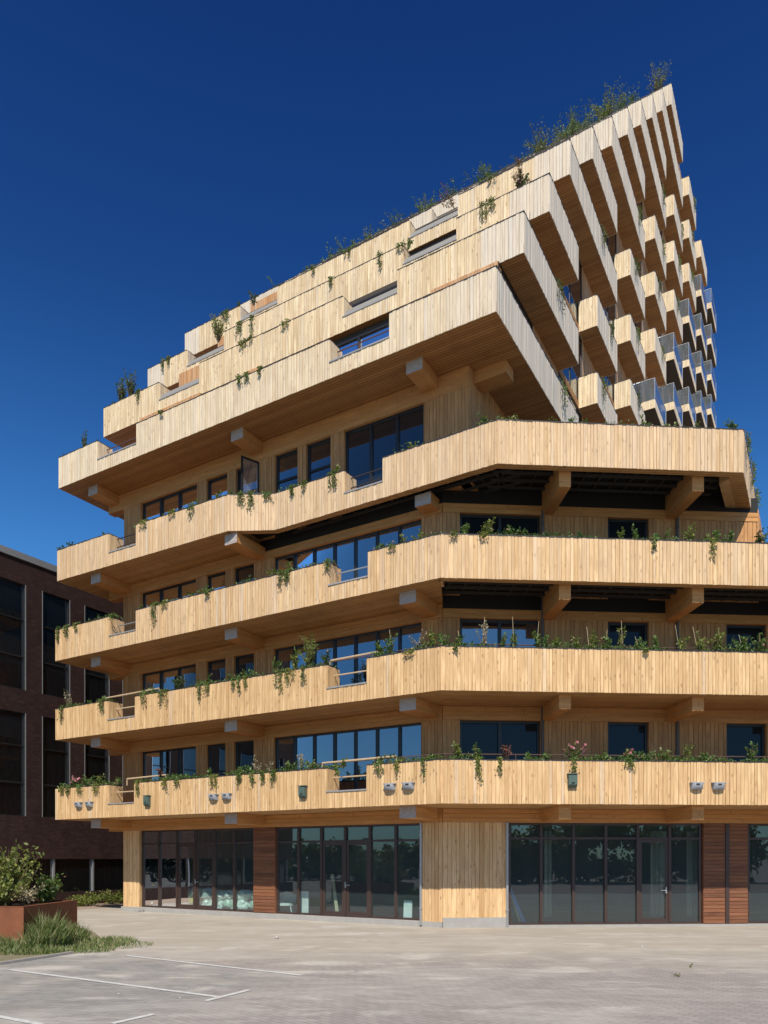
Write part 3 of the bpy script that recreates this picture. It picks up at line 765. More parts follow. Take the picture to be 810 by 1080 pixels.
def seg_for(k,px):
    """front line (corner, direction, inward) that a photo column meets on balcony k"""
    if k<4: return (P1,dL,dE) if px<464 else (P1,dR,nR)
    if k==4:
        if px<240: return (A4,d40,Vector((-d40.y,d40.x)))
        if px<290: return (J1,(J2-J1).normalized(),Vector((0,1)))
        if px<524: return (J2,d42,Vector((-d42.y,d42.x)))
        return (C4,(R4-C4).normalized(),nR)
    return (Ck[k],dL,dE)
hang={1:[(67,.28),(74,.42),(86,.3),(104,.36),(146,.5),(175,.42),(187,.3),(227,.4),(255,.4),(266,.35),(279,.5),(291,.38),(356,.34),(400,.42),(421,.4),(450,.48),(504,.85),(526,.45),(601,.6),(659,.3)],
 2:[(66,.55),(108,.5),(153,.42),(174,.55),(213,.55),(220,.35),(250,.5),(262,.35),(296,.7),(307,.4),(322,.55),(433,.15),(483,.14),(680,.12)],
 3:[(62,.7),(71,.5),(82,.3),(122,.2),(165,.75),(176,.2),(222,.2),(300,.5),(304,.35),(350,.3),(416,.15),(480,.15),(510,.14),(690,.3),(751,.5)],
 4:[(152,.3),(183,.25),(204,.5),(256,.45),(267,.55),(284,.3),(311,.35),(322,.3),(352,.55)],
 5:[(255,.35),(263,.3),(277,.28),(172,.15)],6:[(255,.3),(302,.25),(149,.5),(262,.2)],7:[(172,.5),(180,.45),(254,.65),(268,.85),(402,.65),(350,.3),(424,.2),(511,.6),(519,.35)],8:[(236,.35),(240,.4),(520,.2),(331,.3),(368,.3)]}
for k,l in hang.items():
    for i,(px,h) in enumerate(sorted(l)):
        P,d,n=seg_for(k,px); q=front_pt(P,d,px,n,.0)
        w=R(.14,.34); leaf=random.choice(('leaf','leaf','leaf_y')) if k<7 else 'leaf'
        trailing((q.x,q.y,Z0[k]+HB+.03),-n,h,w,int(60+260*h*w/.3),leaf,f'green plant trailing over the {bn[k]}, {ordn[i]} from its left end','plants trailing over the balconies',dry=.12 if k<6 else .25)
ups={1:[(78,.5,.35,'leaf','r'),(92,.55,.5,'leaf',0),(104,.5,.35,'leaf_y',0),(127,.4,.35,'leaf',0),(146,.3,.25,'leaf_y',0),(170,.5,.3,'red_leaf',0),(200,.35,.3,'leaf',0),(222,.4,.3,'leaf',0),(250,.35,.3,'leaf',0),(272,.75,.3,'straw',0),(284,.45,.25,'straw',0),(303,.35,.3,'leaf',0),(318,.7,.25,'straw',0),(330,.35,.3,'leaf_y',0),(362,.4,.25,'leaf_y',0),(400,.3,.3,'leaf',0),(452,.35,.35,'leaf_y',0),(484,.5,.32,'leaf_y',0),(504,.5,.3,'leaf',0),(535,.55,.3,'red_leaf',0),(560,.3,.3,'leaf',0),(577,.35,.3,'leaf',0),(606,.6,.4,'leaf','p'),(636,.35,.3,'leaf',0),(664,.5,.3,'leaf','p'),(681,.3,.3,'leaf',0),(702,.45,.3,'leaf_y',0),(726,.6,.22,'leaf_y',0),(745,.3,.35,'leaf',0),(793,.65,.3,'leaf',0)],
 2:[(73,.85,.35,'straw',0),(92,.25,.3,'leaf',0),(110,.4,.3,'leaf',0),(150,.35,.25,'leaf',0),(160,.35,.3,'leaf',0),(188,.75,.45,'leaf_d',0),(220,.5,.22,'leaf_d',0),(245,.35,.3,'leaf',0),(290,.65,.3,'leaf',0),(312,.9,.35,'leaf_y',0),(326,1.35,.55,'leaf_y',0),(345,.6,.3,'leaf_d',0),(400,.55,.4,'leaf',0),(412,.75,.3,'leaf','c'),(440,.75,.35,'straw',0),(455,.9,.2,'leaf_y',0),(468,.5,.35,'leaf',0),(485,.45,.3,'leaf','c'),(511,.95,.35,'straw','c'),(531,.55,.3,'leaf',0),(541,.8,.25,'leaf','c'),(566,.75,.25,'leaf','c'),(574,.5,.3,'leaf',0),(588,.45,.3,'leaf_y',0),(607,.45,.3,'leaf_y',0),(624,.65,.3,'leaf_y','c'),(641,.55,.3,'leaf','c'),(656,.8,.2,'leaf_y','c'),(673,.5,.4,'leaf','c'),(691,.5,.3,'leaf','c'),(719,.7,.25,'leaf_y','c'),(739,.75,.35,'leaf_y','c'),(756,.75,.35,'leaf_y','c'),(784,.6,.45,'leaf','c'),(800,.7,.35,'leaf','c')],
 3:[(85,.3,.35,'leaf',0),(108,.35,.35,'leaf_d',0),(150,.3,.3,'leaf',0),(200,.4,.2,'leaf_d',0),(220,.35,.3,'leaf',0),(260,.35,.35,'leaf_d',0),(290,.4,.35,'leaf_y',0),(304,.5,.3,'leaf_y',0),(404,.35,.2,'leaf',0),(426,.4,.25,'leaf_y',0),(441,.45,.25,'leaf_y',0),(491,.6,.25,'leaf',0),(515,.7,.35,'leaf_y',0),(534,.5,.35,'leaf',0),(547,.35,.3,'leaf',0),(578,.4,.3,'leaf_d',0),(611,.3,.4,'leaf_d',0),(655,.6,.2,'leaf_y',0),(671,.55,.22,'leaf',0),(694,.35,.5,'leaf',0),(728,.65,.35,'leaf_y',0),(745,.4,.25,'leaf_y',0),(755,.55,.3,'leaf',0),(771,.5,.3,'leaf',0),(800,.5,.5,'leaf_d',0)],
 4:[(64,.4,.3,'leaf_d',0),(76,.35,.25,'leaf_d',0),(109,.35,.15,'leaf',0),(155,.35,.3,'leaf_y',0),(182,.4,.3,'leaf_y',0),(204,.4,.28,'leaf',0),(230,.5,.35,'leaf_y',0),(246,.4,.25,'leaf',0),(310,.4,.25,'leaf_y',0),(322,.3,.2,'leaf',0),(355,.5,.25,'leaf_y',0),(436,.35,.3,'leaf_y',0),(508,.6,.25,'leaf',0),(535,.4,.35,'leaf_y',0),(548,.3,.35,'leaf',0),(598,.3,.4,'leaf',0),(615,.4,.25,'leaf',0),(681,.5,.25,'leaf_y',0),(709,.5,.3,'leaf_y',0),(735,.35,.3,'leaf',0),(775,.5,.35,'leaf',0)],
 5:[(69,.5,.15,'leaf_d',0),(89,1.0,.2,'leaf_d',0),(102,.4,.2,'leaf_d',0)],
 6:[(117,.5,.3,'leaf_d',0),(128,1.35,.45,'leaf_d',0),(138,1.5,.45,'leaf_d',0)],
 7:[(175,.5,.25,'leaf_d',0),(230,1.4,.6,'leaf_y',0),(430,.4,.25,'leaf',0),(548,1.2,.5,'red_leaf',0),(552,.7,.4,'leaf_d',0)],
 8:[(252,.6,.25,'leaf_d',0),(267,.8,.3,'leaf_d',0)]}
wd={'leaf':'green leafy plant','leaf_y':'yellow green plant','leaf_d':'dark green plant','straw':'dry straw coloured plume plant','red_leaf':'reddish leaved plant'}
for k,l in ups.items():
    for i,t in enumerate(sorted(l)):
        px,h,sp,leaf,fl=t; P,d,n=seg_for(k,px); q=front_pt(P,d,px,n,-.30)
        pos=(q.x,q.y,Z0[k]+HB+.01); o_='twentieth' if i>=20 else ordn[i]
        sfx=ordn[i] if i<20 else ordn[len(l)-1-i]
        side='left' if i<20 else 'right'
        extra={0:'','r':' with red flowers','p':' with pink flowers','c':' tied to a cane'}[fl]
        nmn={'straw':'plume_grass'}.get(leaf,'staked_plant' if fl=='c' else 'flowering_plant' if fl in('r','p') else 'balcony_plant')
        n_l=int(270*h*(sp/.3)) if leaf!='straw' else int(260*h)
        shrub(nmn,pos,h*.9,sp*.75,max(50,n_l),leaf,.085 if leaf!='straw' else .06,f'{wd[leaf]}{extra} on the {bn[k]}, {sfx} from its {side} end','plant','plants standing in the balcony planters',
              canes=1 if fl=='c' else 0,dry=.06,flowers={'r':'pink','p':'pink'}.get(fl))
# low cover along the planters
for k in range(1,5):
    lv=MB()
    segs=[(A1,P1),(P1,REnd)] if k<4 else [(A4,J1),(J1,J2),(J2,C4),(C4,R4)]
    for (a,b) in segs:
        L=(b-a).length; d=(b-a)/L; n=Vector((-d.y,d.x))
        for i in range(int(L*(300 if k<4 else 120))):
            u=R(0,L); 
            hh=noise.noise(Vector((u*.9,k*7.,a.x)))
            if hh<-.18: continue
            q=a+d*u+n*R(.10,.52)
            skip=False
            if k<4 and a is A1:
                for (x0,x1) in notchL[k]:
                    s0,s1=nt(P1,x0,x1,L)
                    if s0-.05<u<s1+.05: skip=True
            if skip or (k==4 and (-10.9<q.x<-9.3 or -1.6<q.x<.2) and a is not C4): continue
            leafquad(lv,Vector((q.x,q.y,Z0[k]+HB+R(.0,.12+.3*max(0,hh)))),R(.05,.1),rv()+Vector((0,0,.8)),(min(1,max(0,random.gauss(.4,.3))),1 if random.random()<.08 else 0,0))
    o=lv.build('planter_greenery',M['leaf']); tag(o,f'low green ground cover along the planter of the {bn[k]}','ground cover',None,'stuff')
for k in range(5,16):
    lv=MB(); n_=0
    for i in range(int(WB*(16 if k<9 else 42))):
        u=R(.1,WB-.3); hh=noise.noise(Vector((u*.6,k*5.3,0)))
        if hh<-.05: continue
        if any(min(on_line(a,Ck[k],dL),on_line(b,Ck[k],dL))-.1<u<max(on_line(a,Ck[k],dL),on_line(b,Ck[k],dL))+.1 for a,b in tn.get(k,[])): continue
        q=Ck[k]+dL*u+dE*R(.1,.5); leafquad(lv,Vector((q.x,q.y,Z0[k]+HB+R(0,.1+(.9 if k>=9 else .3)*max(0,hh)))),R(.05,.11),rv()+Vector((0,0,.8)),(min(1,max(0,random.gauss(.45,.3))),1 if random.random()<.1 else 0,0))
    o=lv.build('planter_greenery',M['leaf']); tag(o,f'low greenery along the front planter of the {ordn[k-5]} tower terrace','ground cover',None,'stuff')
# right end of the fourth balcony, plants hanging round the corner
for (t,h,nmz) in ((.5,.8,'upper'),(2.2,.9,'middle'),(4.2,.9,'lower')):
    q=R4+dE*t; trailing((q.x,q.y,Z0[4]+HB+.03),-dL,h,.7,160,'leaf',f'{nmz} plant trailing over the right return of the fourth balcony','plants trailing over the balconies')
# roof edge plants on the stepped tower: (storey, distance left of the corner, height, spread, leaf)
rp=[(9,15.5,.9,.5,'leaf'),(9,13.6,.8,.4,'leaf'),(9,12.3,1.1,.6,'leaf'),(9,11.0,1.2,.4,'leaf'),(9,10.0,.8,.5,'leaf'),(10,13.4,1.3,.7,'leaf'),(10,12.0,1.3,.7,'leaf_y'),(10,10.4,1.1,.8,'leaf'),(10,9.0,1.4,.7,'leaf'),(11,10.3,1.6,.6,'leaf_y'),(11,8.7,1.1,.8,'leaf'),(11,7.2,1.3,.8,'leaf'),(12,8.0,1.5,.6,'leaf'),(12,6.0,1.0,.8,'leaf'),(13,6.2,1.2,.8,'leaf'),
    (10,3.0,1.9,.9,'leaf_y'),(10,1.7,2.0,.8,'leaf'),(11,3.2,1.5,.8,'leaf_y'),(11,1.2,1.4,.7,'leaf'),(12,3.3,1.8,.8,'leaf'),(12,1.6,2.2,.9,'leaf_y'),(13,2.4,1.8,.8,'leaf'),(14,2.2,1.8,.9,'leaf'),(15,.8,2.6,.8,'leaf_y'),(15,2.2,1.4,.7,'leaf'),(9,4.5,.7,.7,'leaf'),(9,6.0,.8,.6,'red_leaf'),(14,4.0,1.0,.8,'leaf'),(13,4.2,1.3,.7,'leaf')]
cnt={}
for (k,u,h,sp,leaf) in sorted(rp,key=lambda t:(t[0],-t[1])):
    q=Ck[k]+dL*u+dE*.35; cnt[k]=cnt.get(k,0)+1
    lev={9:'fifth',10:'sixth',11:'seventh',12:'eighth',13:'ninth',14:'tenth',15:'topmost'}[k]
    shrub('roof_shrub',(q.x,q.y,Z0[k]+HB),h*.62,sp*1.15,int(260*h*sp/.6),leaf,.085,f'{wd[leaf].replace("plant","shrub")} on the {lev} tower terrace, {ordn[cnt[k]-1]} from its left','shrub','shrubs along the stepped roof line')
# plants at the bay ends of the tower's right side
bay=0
for (k,n) in ((7,1),(6,1),(9,2),(8,2),(7,2),(11,3),(10,3),(9,3),(13,4),(12,4),(11,4),(15,5),(14,5),(13,5),(6,0),(5,0),(8,1),(10,2),(12,3)):
    e=En[n]; q=e-dE*(R(.4,2.6))+dL*.3; bay+=1
    trailing((q.x-dL.x*.3,q.y-dL.y*.3,Z0[k]+HB+.03),-dL,R(.6,1.1),.6,170,'leaf_d' if bay%2 else 'leaf',f'vine over the tower side box at storey {["", "","","","","one","two","three","four","five","six","seven","eight","nine","ten","eleven"][k]} of the tower, bay {["one","two","three","four","five","six"][n]}','vines on the tower side boxes')

# ================================================================== INSIDE THE GROUND FLOOR
def blob(name,pos,s,mat,label,cat,group,squash=.7):
    import bmesh
    bm=bmesh.new(); bmesh.ops.create_icosphere(bm,subdivisions=3,radius=1)
    sd_=R(0,99)
    for v in bm.verts:
        nn=noise.noise(v.co*1.7+Vector((sd_,0,0)))*.35+noise.noise(v.co*4+Vector((0,sd_,0)))*.16
        v.co*=1+nn; v.co.z*=squash
    me=bpy.data.meshes.new(name); bm.to_mesh(me); bm.free(); me.materials.append(M[mat])
    o=bpy.data.objects.new(name,me); C.objects.link(o); o.location=pos; o.scale=(s,s*.8,s); o.rotation_euler=(R(-.4,.4),R(-.4,.4),R(0,6)); tag(o,label,cat,group); return o
M['sackw']=mat_plain('pale_plastic',(.50,.58,.52),.35,0,.25,4); M['sackg']=mat_plain('green_plastic',(.30,.42,.33),.4,0,.3,4); M['sacky']=mat_plain('yellow_bag',(.60,.52,.06),.5,0,.2,4)
M['curtain']=mat_plain('beige_curtain',(.36,.33,.24),.85,0,.15,5); M['plank']=mat_plain('raw_plank',(.42,.36,.22),.7); M['blue']=mat_plain('blue_board',(.07,.22,.45),.5); M['white']=mat_plain('white_plastic',(.6,.62,.58),.5)
u0,u1=uL(266),uL(150)
for i in range(20):
    u=u0+(u1-u0)*(i%10+.5)/10+R(-.12,.12); row=i//10
    q=W0+dL*u+dE*(R(.46,.50)+.08*row); 
    m=random.choice(('sackw','sackw','sackg'))
    blob('sack',(q.x,q.y,.36+row*.36+R(-.05,.05)),R(.27,.34),m,{'sackw':'pale plastic sack in the pile behind the left ground floor glazing','sackg':'greenish plastic sack in the pile behind the left ground floor glazing'}[m],'sack','sacks piled behind the left glazing')
for u,z in ((u0-.5,.95),(u0-1.9,.42),(u0-2.6,.30)):
    pass
q=W0+dL*(u1-.45)+dE*.45; blob('sack',(q.x,q.y,1.0),.34,'sacky','yellow bag lying on the sacks at the far left pane','sack','sacks piled behind the left glazing',.35)
q=W0+dL*(u1-2.3)+dE*.42; blob('sack',(q.x,q.y,.42),.26,'sacky','yellow bag low among the sacks behind the second pane','sack','sacks piled behind the left glazing',.6)
# chair behind the middle glazing
def P3(px,depth,d=dL,n=dE): p=W0+n*depth; return p+d*on_line(px,p,d)
q=P3(301,.52); ch=empty('armchair',(q.x,q.y,.06)); tag(ch,'cream moulded armchair behind the middle ground floor glazing','chair')
mb=MB(); K=12
for i in range(K):
    a0=math.pi*(1.0+i/K)*1.0; a1=math.pi*(1.0+(i+1)/K)
    for (r,z0,z1) in ((.34,.42,.86),):
        p=[(r*math.cos(a0),-r*math.sin(a0)*.9,z0),(r*math.cos(a1),-r*math.sin(a1)*.9,z0),(r*1.12*math.cos(a1),-r*1.12*math.sin(a1)*.9,z1-.15*abs(math.cos(a1))),(r*1.12*math.cos(a0),-r*1.12*math.sin(a0)*.9,z1-.15*abs(math.cos(a0)))]
        mb.face(p); mb.face([(x*1.06,y*1.06,z) for x,y,z in reversed(p)])
mb.build('backrest',M['white'],ch); mb=MB(); mb.hexa([(.33*math.cos(i*math.pi/6),.32*math.sin(i*math.pi/6)) for i in range(12)],.38,.46); mb.build('seat',M['white'],ch)
for sx in (-1,1):
    for sy in (-1,1): mb=MB(); mb.tube([(sx*.2,sy*.2,.38),(sx*.27,sy*.27,0)],.02,k=6); mb.build('leg',M['white'],ch)
# board, planks
def leaning(name,px,depth,w,h,lean,mat,label,cat,d=dL,n=dE,side=.2,t=.03):
    q=P3(px,depth,d,n); mb=MB(); a=q; b=q+d*w
    lo=[(0,0),(w,0)]; L=lambda u,v,z:(d.x*u+n.x*v,d.y*u+n.y*v,z)
    f=[L(0,0,0),L(w,0,0),L(w+side,lean,h),L(side,lean,h)]; bk=[L(0,t,0),L(w,t,0),L(w+side,lean+t,h),L(side,lean+t,h)]
    mb.face(f); mb.face(list(reversed(bk)))
    for i in range(4): j=(i+1)%4; mb.face([f[j],f[i],bk[i],bk[j]])
    o=mb.build(name,M[mat]); o.location=(q.x,q.y,.06); tag(o,label,cat)
leaning('plank',358,.22,.12,1.5,.3,'plank','raw timber plank leaning behind the middle glazing doors','plank',side=.45)
leaning('board',325,.25,.35,.9,.08,'white','white board standing behind the second pane of the middle glazing','board',side=.05)
leaning('board',434,.25,.3,.7,.1,'white','pale folded board behind the right pane of the middle glazing','board',side=.03)
leaning('board',552,.22,.10,1.35,.3,'blue','blue board leaning behind the left pane of the right glazing','board',dR,nR,-.5)
leaning('plank',548,.25,.07,1.5,.3,'plank','narrow timber batten leaning beside the blue board','plank',dR,nR,-.4)
def curtain(px0,px1,label,depth=.7):
    a=P3(px0,depth,dR,nR); b=P3(px1,depth,dR,nR); L=(b-a).length; d=(b-a)/L; n=Vector((-d.y,d.x)); mb=MB(); N=int(L/.03)
    pr=[a+d*(L*i/N)+n*(.05*math.sin(i*.9)+.02*math.sin(i*2.3)) for i in range(N+1)]
    for i in range(N): mb.face([(pr[i].x,pr[i].y,.25),(pr[i+1].x,pr[i+1].y,.25),(pr[i+1].x,pr[i+1].y,2.95),(pr[i].x,pr[i].y,2.95)])
    bk=[p+n*.006 for p in pr]
    for i in range(N): mb.face([(bk[i+1].x,bk[i+1].y,.25),(bk[i].x,bk[i].y,.25),(bk[i].x,bk[i].y,2.95),(bk[i+1].x,bk[i+1].y,2.95)])
    o=mb.build('curtain',M['curtain']); tag(o,label,'curtain')
curtain(574,582,'narrow beige curtain behind the second pane of the right glazing'); curtain(686,707,'wide beige curtain behind the glazed door at right'); curtain(724,740,'beige curtain beside the red brown panel at right')

# ================================================================== BROWN BRICK BUILDING (left)
Q0=Vector((-15.54,29.70)); nb=Vector((.8601,-.5101)); bb=empty('brick_building',(Q0.x,Q0.y,0)); tag(bb,'dark purple brown brick office block with tall dark windows behind the tower','building')
H=14.75
mb=MB(); q0,q1=-14,26
st=[-.22+2.1*i for i in range(-6,12)]
rows=[(3.85,8.15),(9.1,13.5)]
mb.wallbox(Q0,dE,q0,q1,nb,-.35,0,2.06,3.85); mb.wallbox(Q0,dE,q0,q1,nb,-.35,0,8.15,9.1); mb.wallbox(Q0,dE,q0,q1,nb,-.35,0,13.5,H-.25); mb.wallbox(Q0,dE,q0,q1,nb,-.35,0,0,.6)
for (a,b) in rows:
    u=q0
    for s in st: mb.wallbox(Q0,dE,u,s,nb,-.35,0,a,b); u=s+1.32
    mb.wallbox(Q0,dE,u,q1,nb,-.35,0,a,b)
mb.build('wall',M['brick'],bb)
mb=MB(); mb.wallbox(Q0,dE,q0,q1,nb,-14,-.62,0,H-.3); mb.build('body',M['hole'],bb)
mb=MB(); mb.wallbox(Q0,dE,q0-.05,q1+.05,nb,-14,.06,H-.249,H+.02); mb.build('roof_coping',M['alu'],bb)
for (a,b) in rows:
    for s in st:
        mb=MB(); w=.045
        for (c,e,f,g_) in ((s,s+w,a,b),(s+1.32-w,s+1.32,a,b),(s+w,s+1.32-w,a,a+w),(s+w,s+1.32-w,b-w,b),(s+w,s+1.32-w,a+1.35,a+1.42),(s+w,s+1.32-w,a+2.9,a+2.95)): mb.wallbox(Q0,dE,c,e,nb,-.16,-.06,f,g_)
        for c in (s-.012,s+1.32): mb.wallbox(Q0,dE,c,c+.03,nb,-.10,.015,a,b,mi=1)
        fr=mb.build('window',[M['frame'],M['alu']],bb)
        if random.random()<.85:
            bm_=MB(); z1=b-R(.1,2.6); z0_=z1-R(.35,1.3)
            for i_ in range(int((z1-z0_)/.06)): bm_.wallbox(Q0,dE,s+.06,s+1.26,nb,-.30,-.25,z0_+i_*.06,z0_+i_*.06+.035,(.5,0,0))
            bm_.build('reflection_band',M['reflection_band'],fr)  # grey slats added to stand for pale reflections and floor bands in the panes
        pm=MB(); 
        for (f,g_) in ((a+.045,a+1.35),(a+1.42,a+2.9),(a+2.95,b-.045)):
            t=R(-.004,.004); p0=Q0+dE*(s+w)-nb*(.12+t); p1=Q0+dE*(s+1.32-w)-nb*(.12-t)
            pm.face([(p0.x,p0.y,f),(p1.x,p1.y,f),(p1.x,p1.y,g_),(p0.x,p0.y,g_)])
        pm.build('pane',M['glassb'] if 'glassb' in M else M.setdefault('glassb',mat_glass('office_glass',.62,.16,wob=.35)),fr)
for i in range(-7,13):
    mb=MB(); mb.wallbox(Q0,dE,.44+2.0*i,.52+2.0*i,nb,-.2,-.05,.6,2.06); fr=mb.build('window',M['alu'],bb)
    p0=Q0+dE*(.52+2.0*i)-nb*.15; p1=Q0+dE*(2.44+2.0*i)-nb*.15; pm=MB(); pm.face([(p0.x,p0.y,.6),(p1.x,p1.y,.6),(p1.x,p1.y,2.06),(p0.x,p0.y,2.06)]); pm.build('pane',M['glassb'],fr)

# ================================================================== GROUND
def mat_ground():
    m,nt_,bs=newmat('sandy_paving'); g=G(nt_); p=g.pos()
    big=g.noise(p,.16,5,.6,.4); mid=g.noise(p,.9,6,.65,.5); fine=g.noise(p,9,5,.6); vf=g.noise(p,70,3)
    strk=g.noise(g.mapping(p,(.25,1.3,1)),1.2,5,.6,.8)
    b=g.n('ShaderNodeTexBrick'); g.set(b.inputs['Vector'],g.mapping(p,(1,1,1),(0,0,.75))); b.inputs['Scale'].default_value=1; b.inputs['Brick Width'].default_value=.22; b.inputs['Row Height'].default_value=.11; b.inputs['Mortar Size'].default_value=.007
    b.inputs['Color1'].default_value=(.335,.30,.28,1); b.inputs['Color2'].default_value=(.27,.245,.23,1); b.inputs['Mortar'].default_value=(.20,.18,.16,1)
    sand=g.mix(mid,(.35,.315,.26),(.46,.42,.35))
    sand=g.mix(g.math('MULTIPLY',fine,.4),sand,(.33,.285,.23))
    sp=g.n('ShaderNodeSeparateXYZ'); g.set(sp.inputs[0],p)
    # sand lies thick near the building and thins towards the road
    y=g.math('ADD',g.math('MULTIPLY',g.math('SUBTRACT',sp.outputs[1],13.2),.28),g.math('MULTIPLY',g.math('SUBTRACT',mid,.5),1.6))
    f=g.math('ADD',y,g.math('MULTIPLY',g.math('SUBTRACT',big,.5),1.5),clamp=True)
    c=g.mix(g.math('ADD',g.math('MULTIPLY',f,.88),.02),b.outputs[0],sand)
    # grey parking pavers, their edge lost under sand
    def half(a,b,flip=1):
        d=(b-a).normalized(); nn=Vector((-d.y,d.x))*flip; return g.math('SUBTRACT',g.dot(p,(nn.x,nn.y,0)),nn.dot(a))
    h1=half(ground(322,1029),ground(222,1058),-1); h2=half(ground(133,1005),ground(322,1027.5),-1)
    h=g.math('MINIMUM',h1,h2); hn=g.math('ADD',h,g.math('MULTIPLY',g.math('SUBTRACT',g.noise(p,1.1,6,.7,.6),.5),1.5)); pkm=g.ramp(hn,-.25,.75)
    b3=g.n('ShaderNodeTexBrick'); g.set(b3.inputs['Vector'],g.mapping(p,(1,1,1),(0,0,.25))); b3.inputs['Scale'].default_value=1; b3.inputs['Brick Width'].default_value=.3; b3.inputs['Row Height'].default_value=.15; b3.inputs['Mortar Size'].default_value=.006
    b3.inputs['Color1'].default_value=(.285,.28,.265,1); b3.inputs['Color2'].default_value=(.225,.223,.213,1); b3.inputs['Mortar'].default_value=(.15,.14,.12,1)
    c=g.mix(pkm,c,g.mix(g.math('MULTIPLY',g.ramp(mid,.42,.72),.6),b3.outputs[0],(.36,.33,.28)))
    # pale plaster dust
    dust=g.math('MULTIPLY',g.ramp(strk,.50,.64),g.ramp(mid,.44,.60)); c=g.mix(g.math('MULTIPLY',dust,.6),c,(.60,.57,.52)); d2=g.ramp(g.noise(g.mapping(p,(.5,1.1,1)),.55,7,.72,1.0),.47,.62); c=g.mix(g.math('MULTIPLY',d2,.38),c,(.50,.47,.425))
    damp=g.ramp(g.noise(g.mapping(p,(.35,1.0,1)),.8,4,.6),.58,.75); c=g.mix(g.math('MULTIPLY',damp,.5),c,(.25,.22,.185))
    c=g.mix(g.math('MULTIPLY',vf,.25),c,(.15,.13,.11))
    nt_.links.new(c,bs.inputs['Base Color']); bs.inputs['Roughness'].default_value=.9; bs.inputs['Specular IOR Level'].default_value=.25
    g.bump(g.math('ADD',g.math('MULTIPLY',fine,.6),vf),.35,.015,bs)
    return m
def mat_asph():
    m,nt_,bs=newmat('parking_pavers'); g=G(nt_); p=g.pos(); mid=g.noise(p,.8,6,.65,.4); vf=g.noise(p,60,3)
    b=g.n('ShaderNodeTexBrick'); g.set(b.inputs['Vector'],g.mapping(p,(1,1,1),(0,0,.25))); b.inputs['Scale'].default_value=1; b.inputs['Brick Width'].default_value=.3; b.inputs['Row Height'].default_value=.15; b.inputs['Mortar Size'].default_value=.005
    b.inputs['Color1'].default_value=(.21,.21,.205,1); b.inputs['Color2'].default_value=(.175,.175,.172,1); b.inputs['Mortar'].default_value=(.13,.125,.115,1)
    c=g.mix(g.math('MULTIPLY',g.ramp(mid,.40,.75),.75),b.outputs[0],(.30,.265,.22)); c=g.mix(g.math('MULTIPLY',vf,.3),c,(.12,.12,.115))
    nt_.links.new(c,bs.inputs['Base Color']); bs.inputs['Roughness'].default_value=.9; g.bump(vf,.3,.01,bs); return m
def sheet(name,pts,z,mat,kind='structure'):
    mb=MB(); mb.face([(p[0],p[1],z) for p in pts]); o=mb.build(name,mat); o['kind']=kind; return o
M['ground']=mat_ground(); M['asph']=mat_asph()
sheet('ground',[(-600,-600),(600,-600),(600,900),(-600,900)],0,M['ground'])
pk=[ground(10,1016),ground(75,1010),ground(133,1006.5),ground(322,1029),ground(262,1046),ground(222,1058),ground(150,1077)]
pk=[(-14,14.4)]+[tuple(p) for p in pk]+[(-1.9,5.0),(-14,5.0)]
M['paint']=mat_plain('worn_white_paint',(.50,.50,.48),.8,0,.45,11)
def line(a,b,w=.10,c=.06):
    a=ground(*a); b=ground(*b); d=(b-a).normalized(); n=Vector((-d.y,d.x))*w/2
    return [a+n,b+n,b-n,a-n]
for i,(a,b) in enumerate((((10,1023),(230,1051.7)),((133,1008),(318,1029)),((216.7,1056),(263,1044.3)),((118,1080),(162,1070)),((-30,1067),(44,1081)))):
    q=line(a,b); 
    o=sheet('parking_line',q,.008,M['paint'])
# kerb between the grass bed and the parking
kb=MB(); pts=[ground(-120,1024),ground(0,1018),ground(40,1012),ground(78,1006)]
inn=mitre(pts,.10,1)
for i in range(3): kb.hexa([pts[i],pts[i+1],inn[i+1],inn[i]],0.001,.055)
M['kerb']=mat_plain('kerb_stone',(.30,.28,.25),.9,0,.25,6,.4); o=kb.build('kerb',M['kerb']); o['kind']='structure'
M['bed']=mat_plain('bed_earth',(.17,.15,.09),.95,0,.45,3,.5)
bedp=[ground(-120,1023),ground(0,1017),ground(40,1011),ground(78,1004),ground(112,994),ground(100,984),ground(80,978)]
sheet('bed_earth',[(p.x,p.y) for p in bedp]+[(-20,22)],.012,M['bed'])
M['gravel']=mat_plain('gravel',(.30,.22,.17),.95,0,.5,9,.6)
g0=Q0+nb*.02; sheet('gravel_strip',[g0+dE*-14,g0+nb*2.6+dE*-14,g0+nb*2.6+dE*8,g0+dE*8],.006,M['gravel'])

# corten planter
pc=Vector((-8.30,16.9)); pr=Vector((-8.15,19.5)); cp=empty('corten_planter',(pc.x,pc.y,0)); tag(cp,'rusty corten steel planter box overgrown with shrubs beside the parking bays','planter')
mb=MB(); a,b,c,d_=pc,pr,pr+Vector((-3.4,.1)),pc+Vector((-3.4,.1)); t=.04
loc=lambda v: v
for (s,e) in ((a,b),(b,c),(c,d_),(d_,a)):
    dd=(e-s).normalized(); n=Vector((-dd.y,dd.x)); mb.wallbox(s,dd,0,(e-s).length,n,0,t,0.0,.97)
    mb.wallbox(s,dd,0,(e-s).length,n,-.006,.10,.971,.985)
mb.build('wall_panel',M['corten'],cp); mb=MB(); mb.hexa([a+Vector((-.05,.05)),b+Vector((-.05,-.05)),c+Vector((.05,-.05)),d_+Vector((.05,.05))],.7,.9); mb.build('soil_bed',M['soil'],cp)
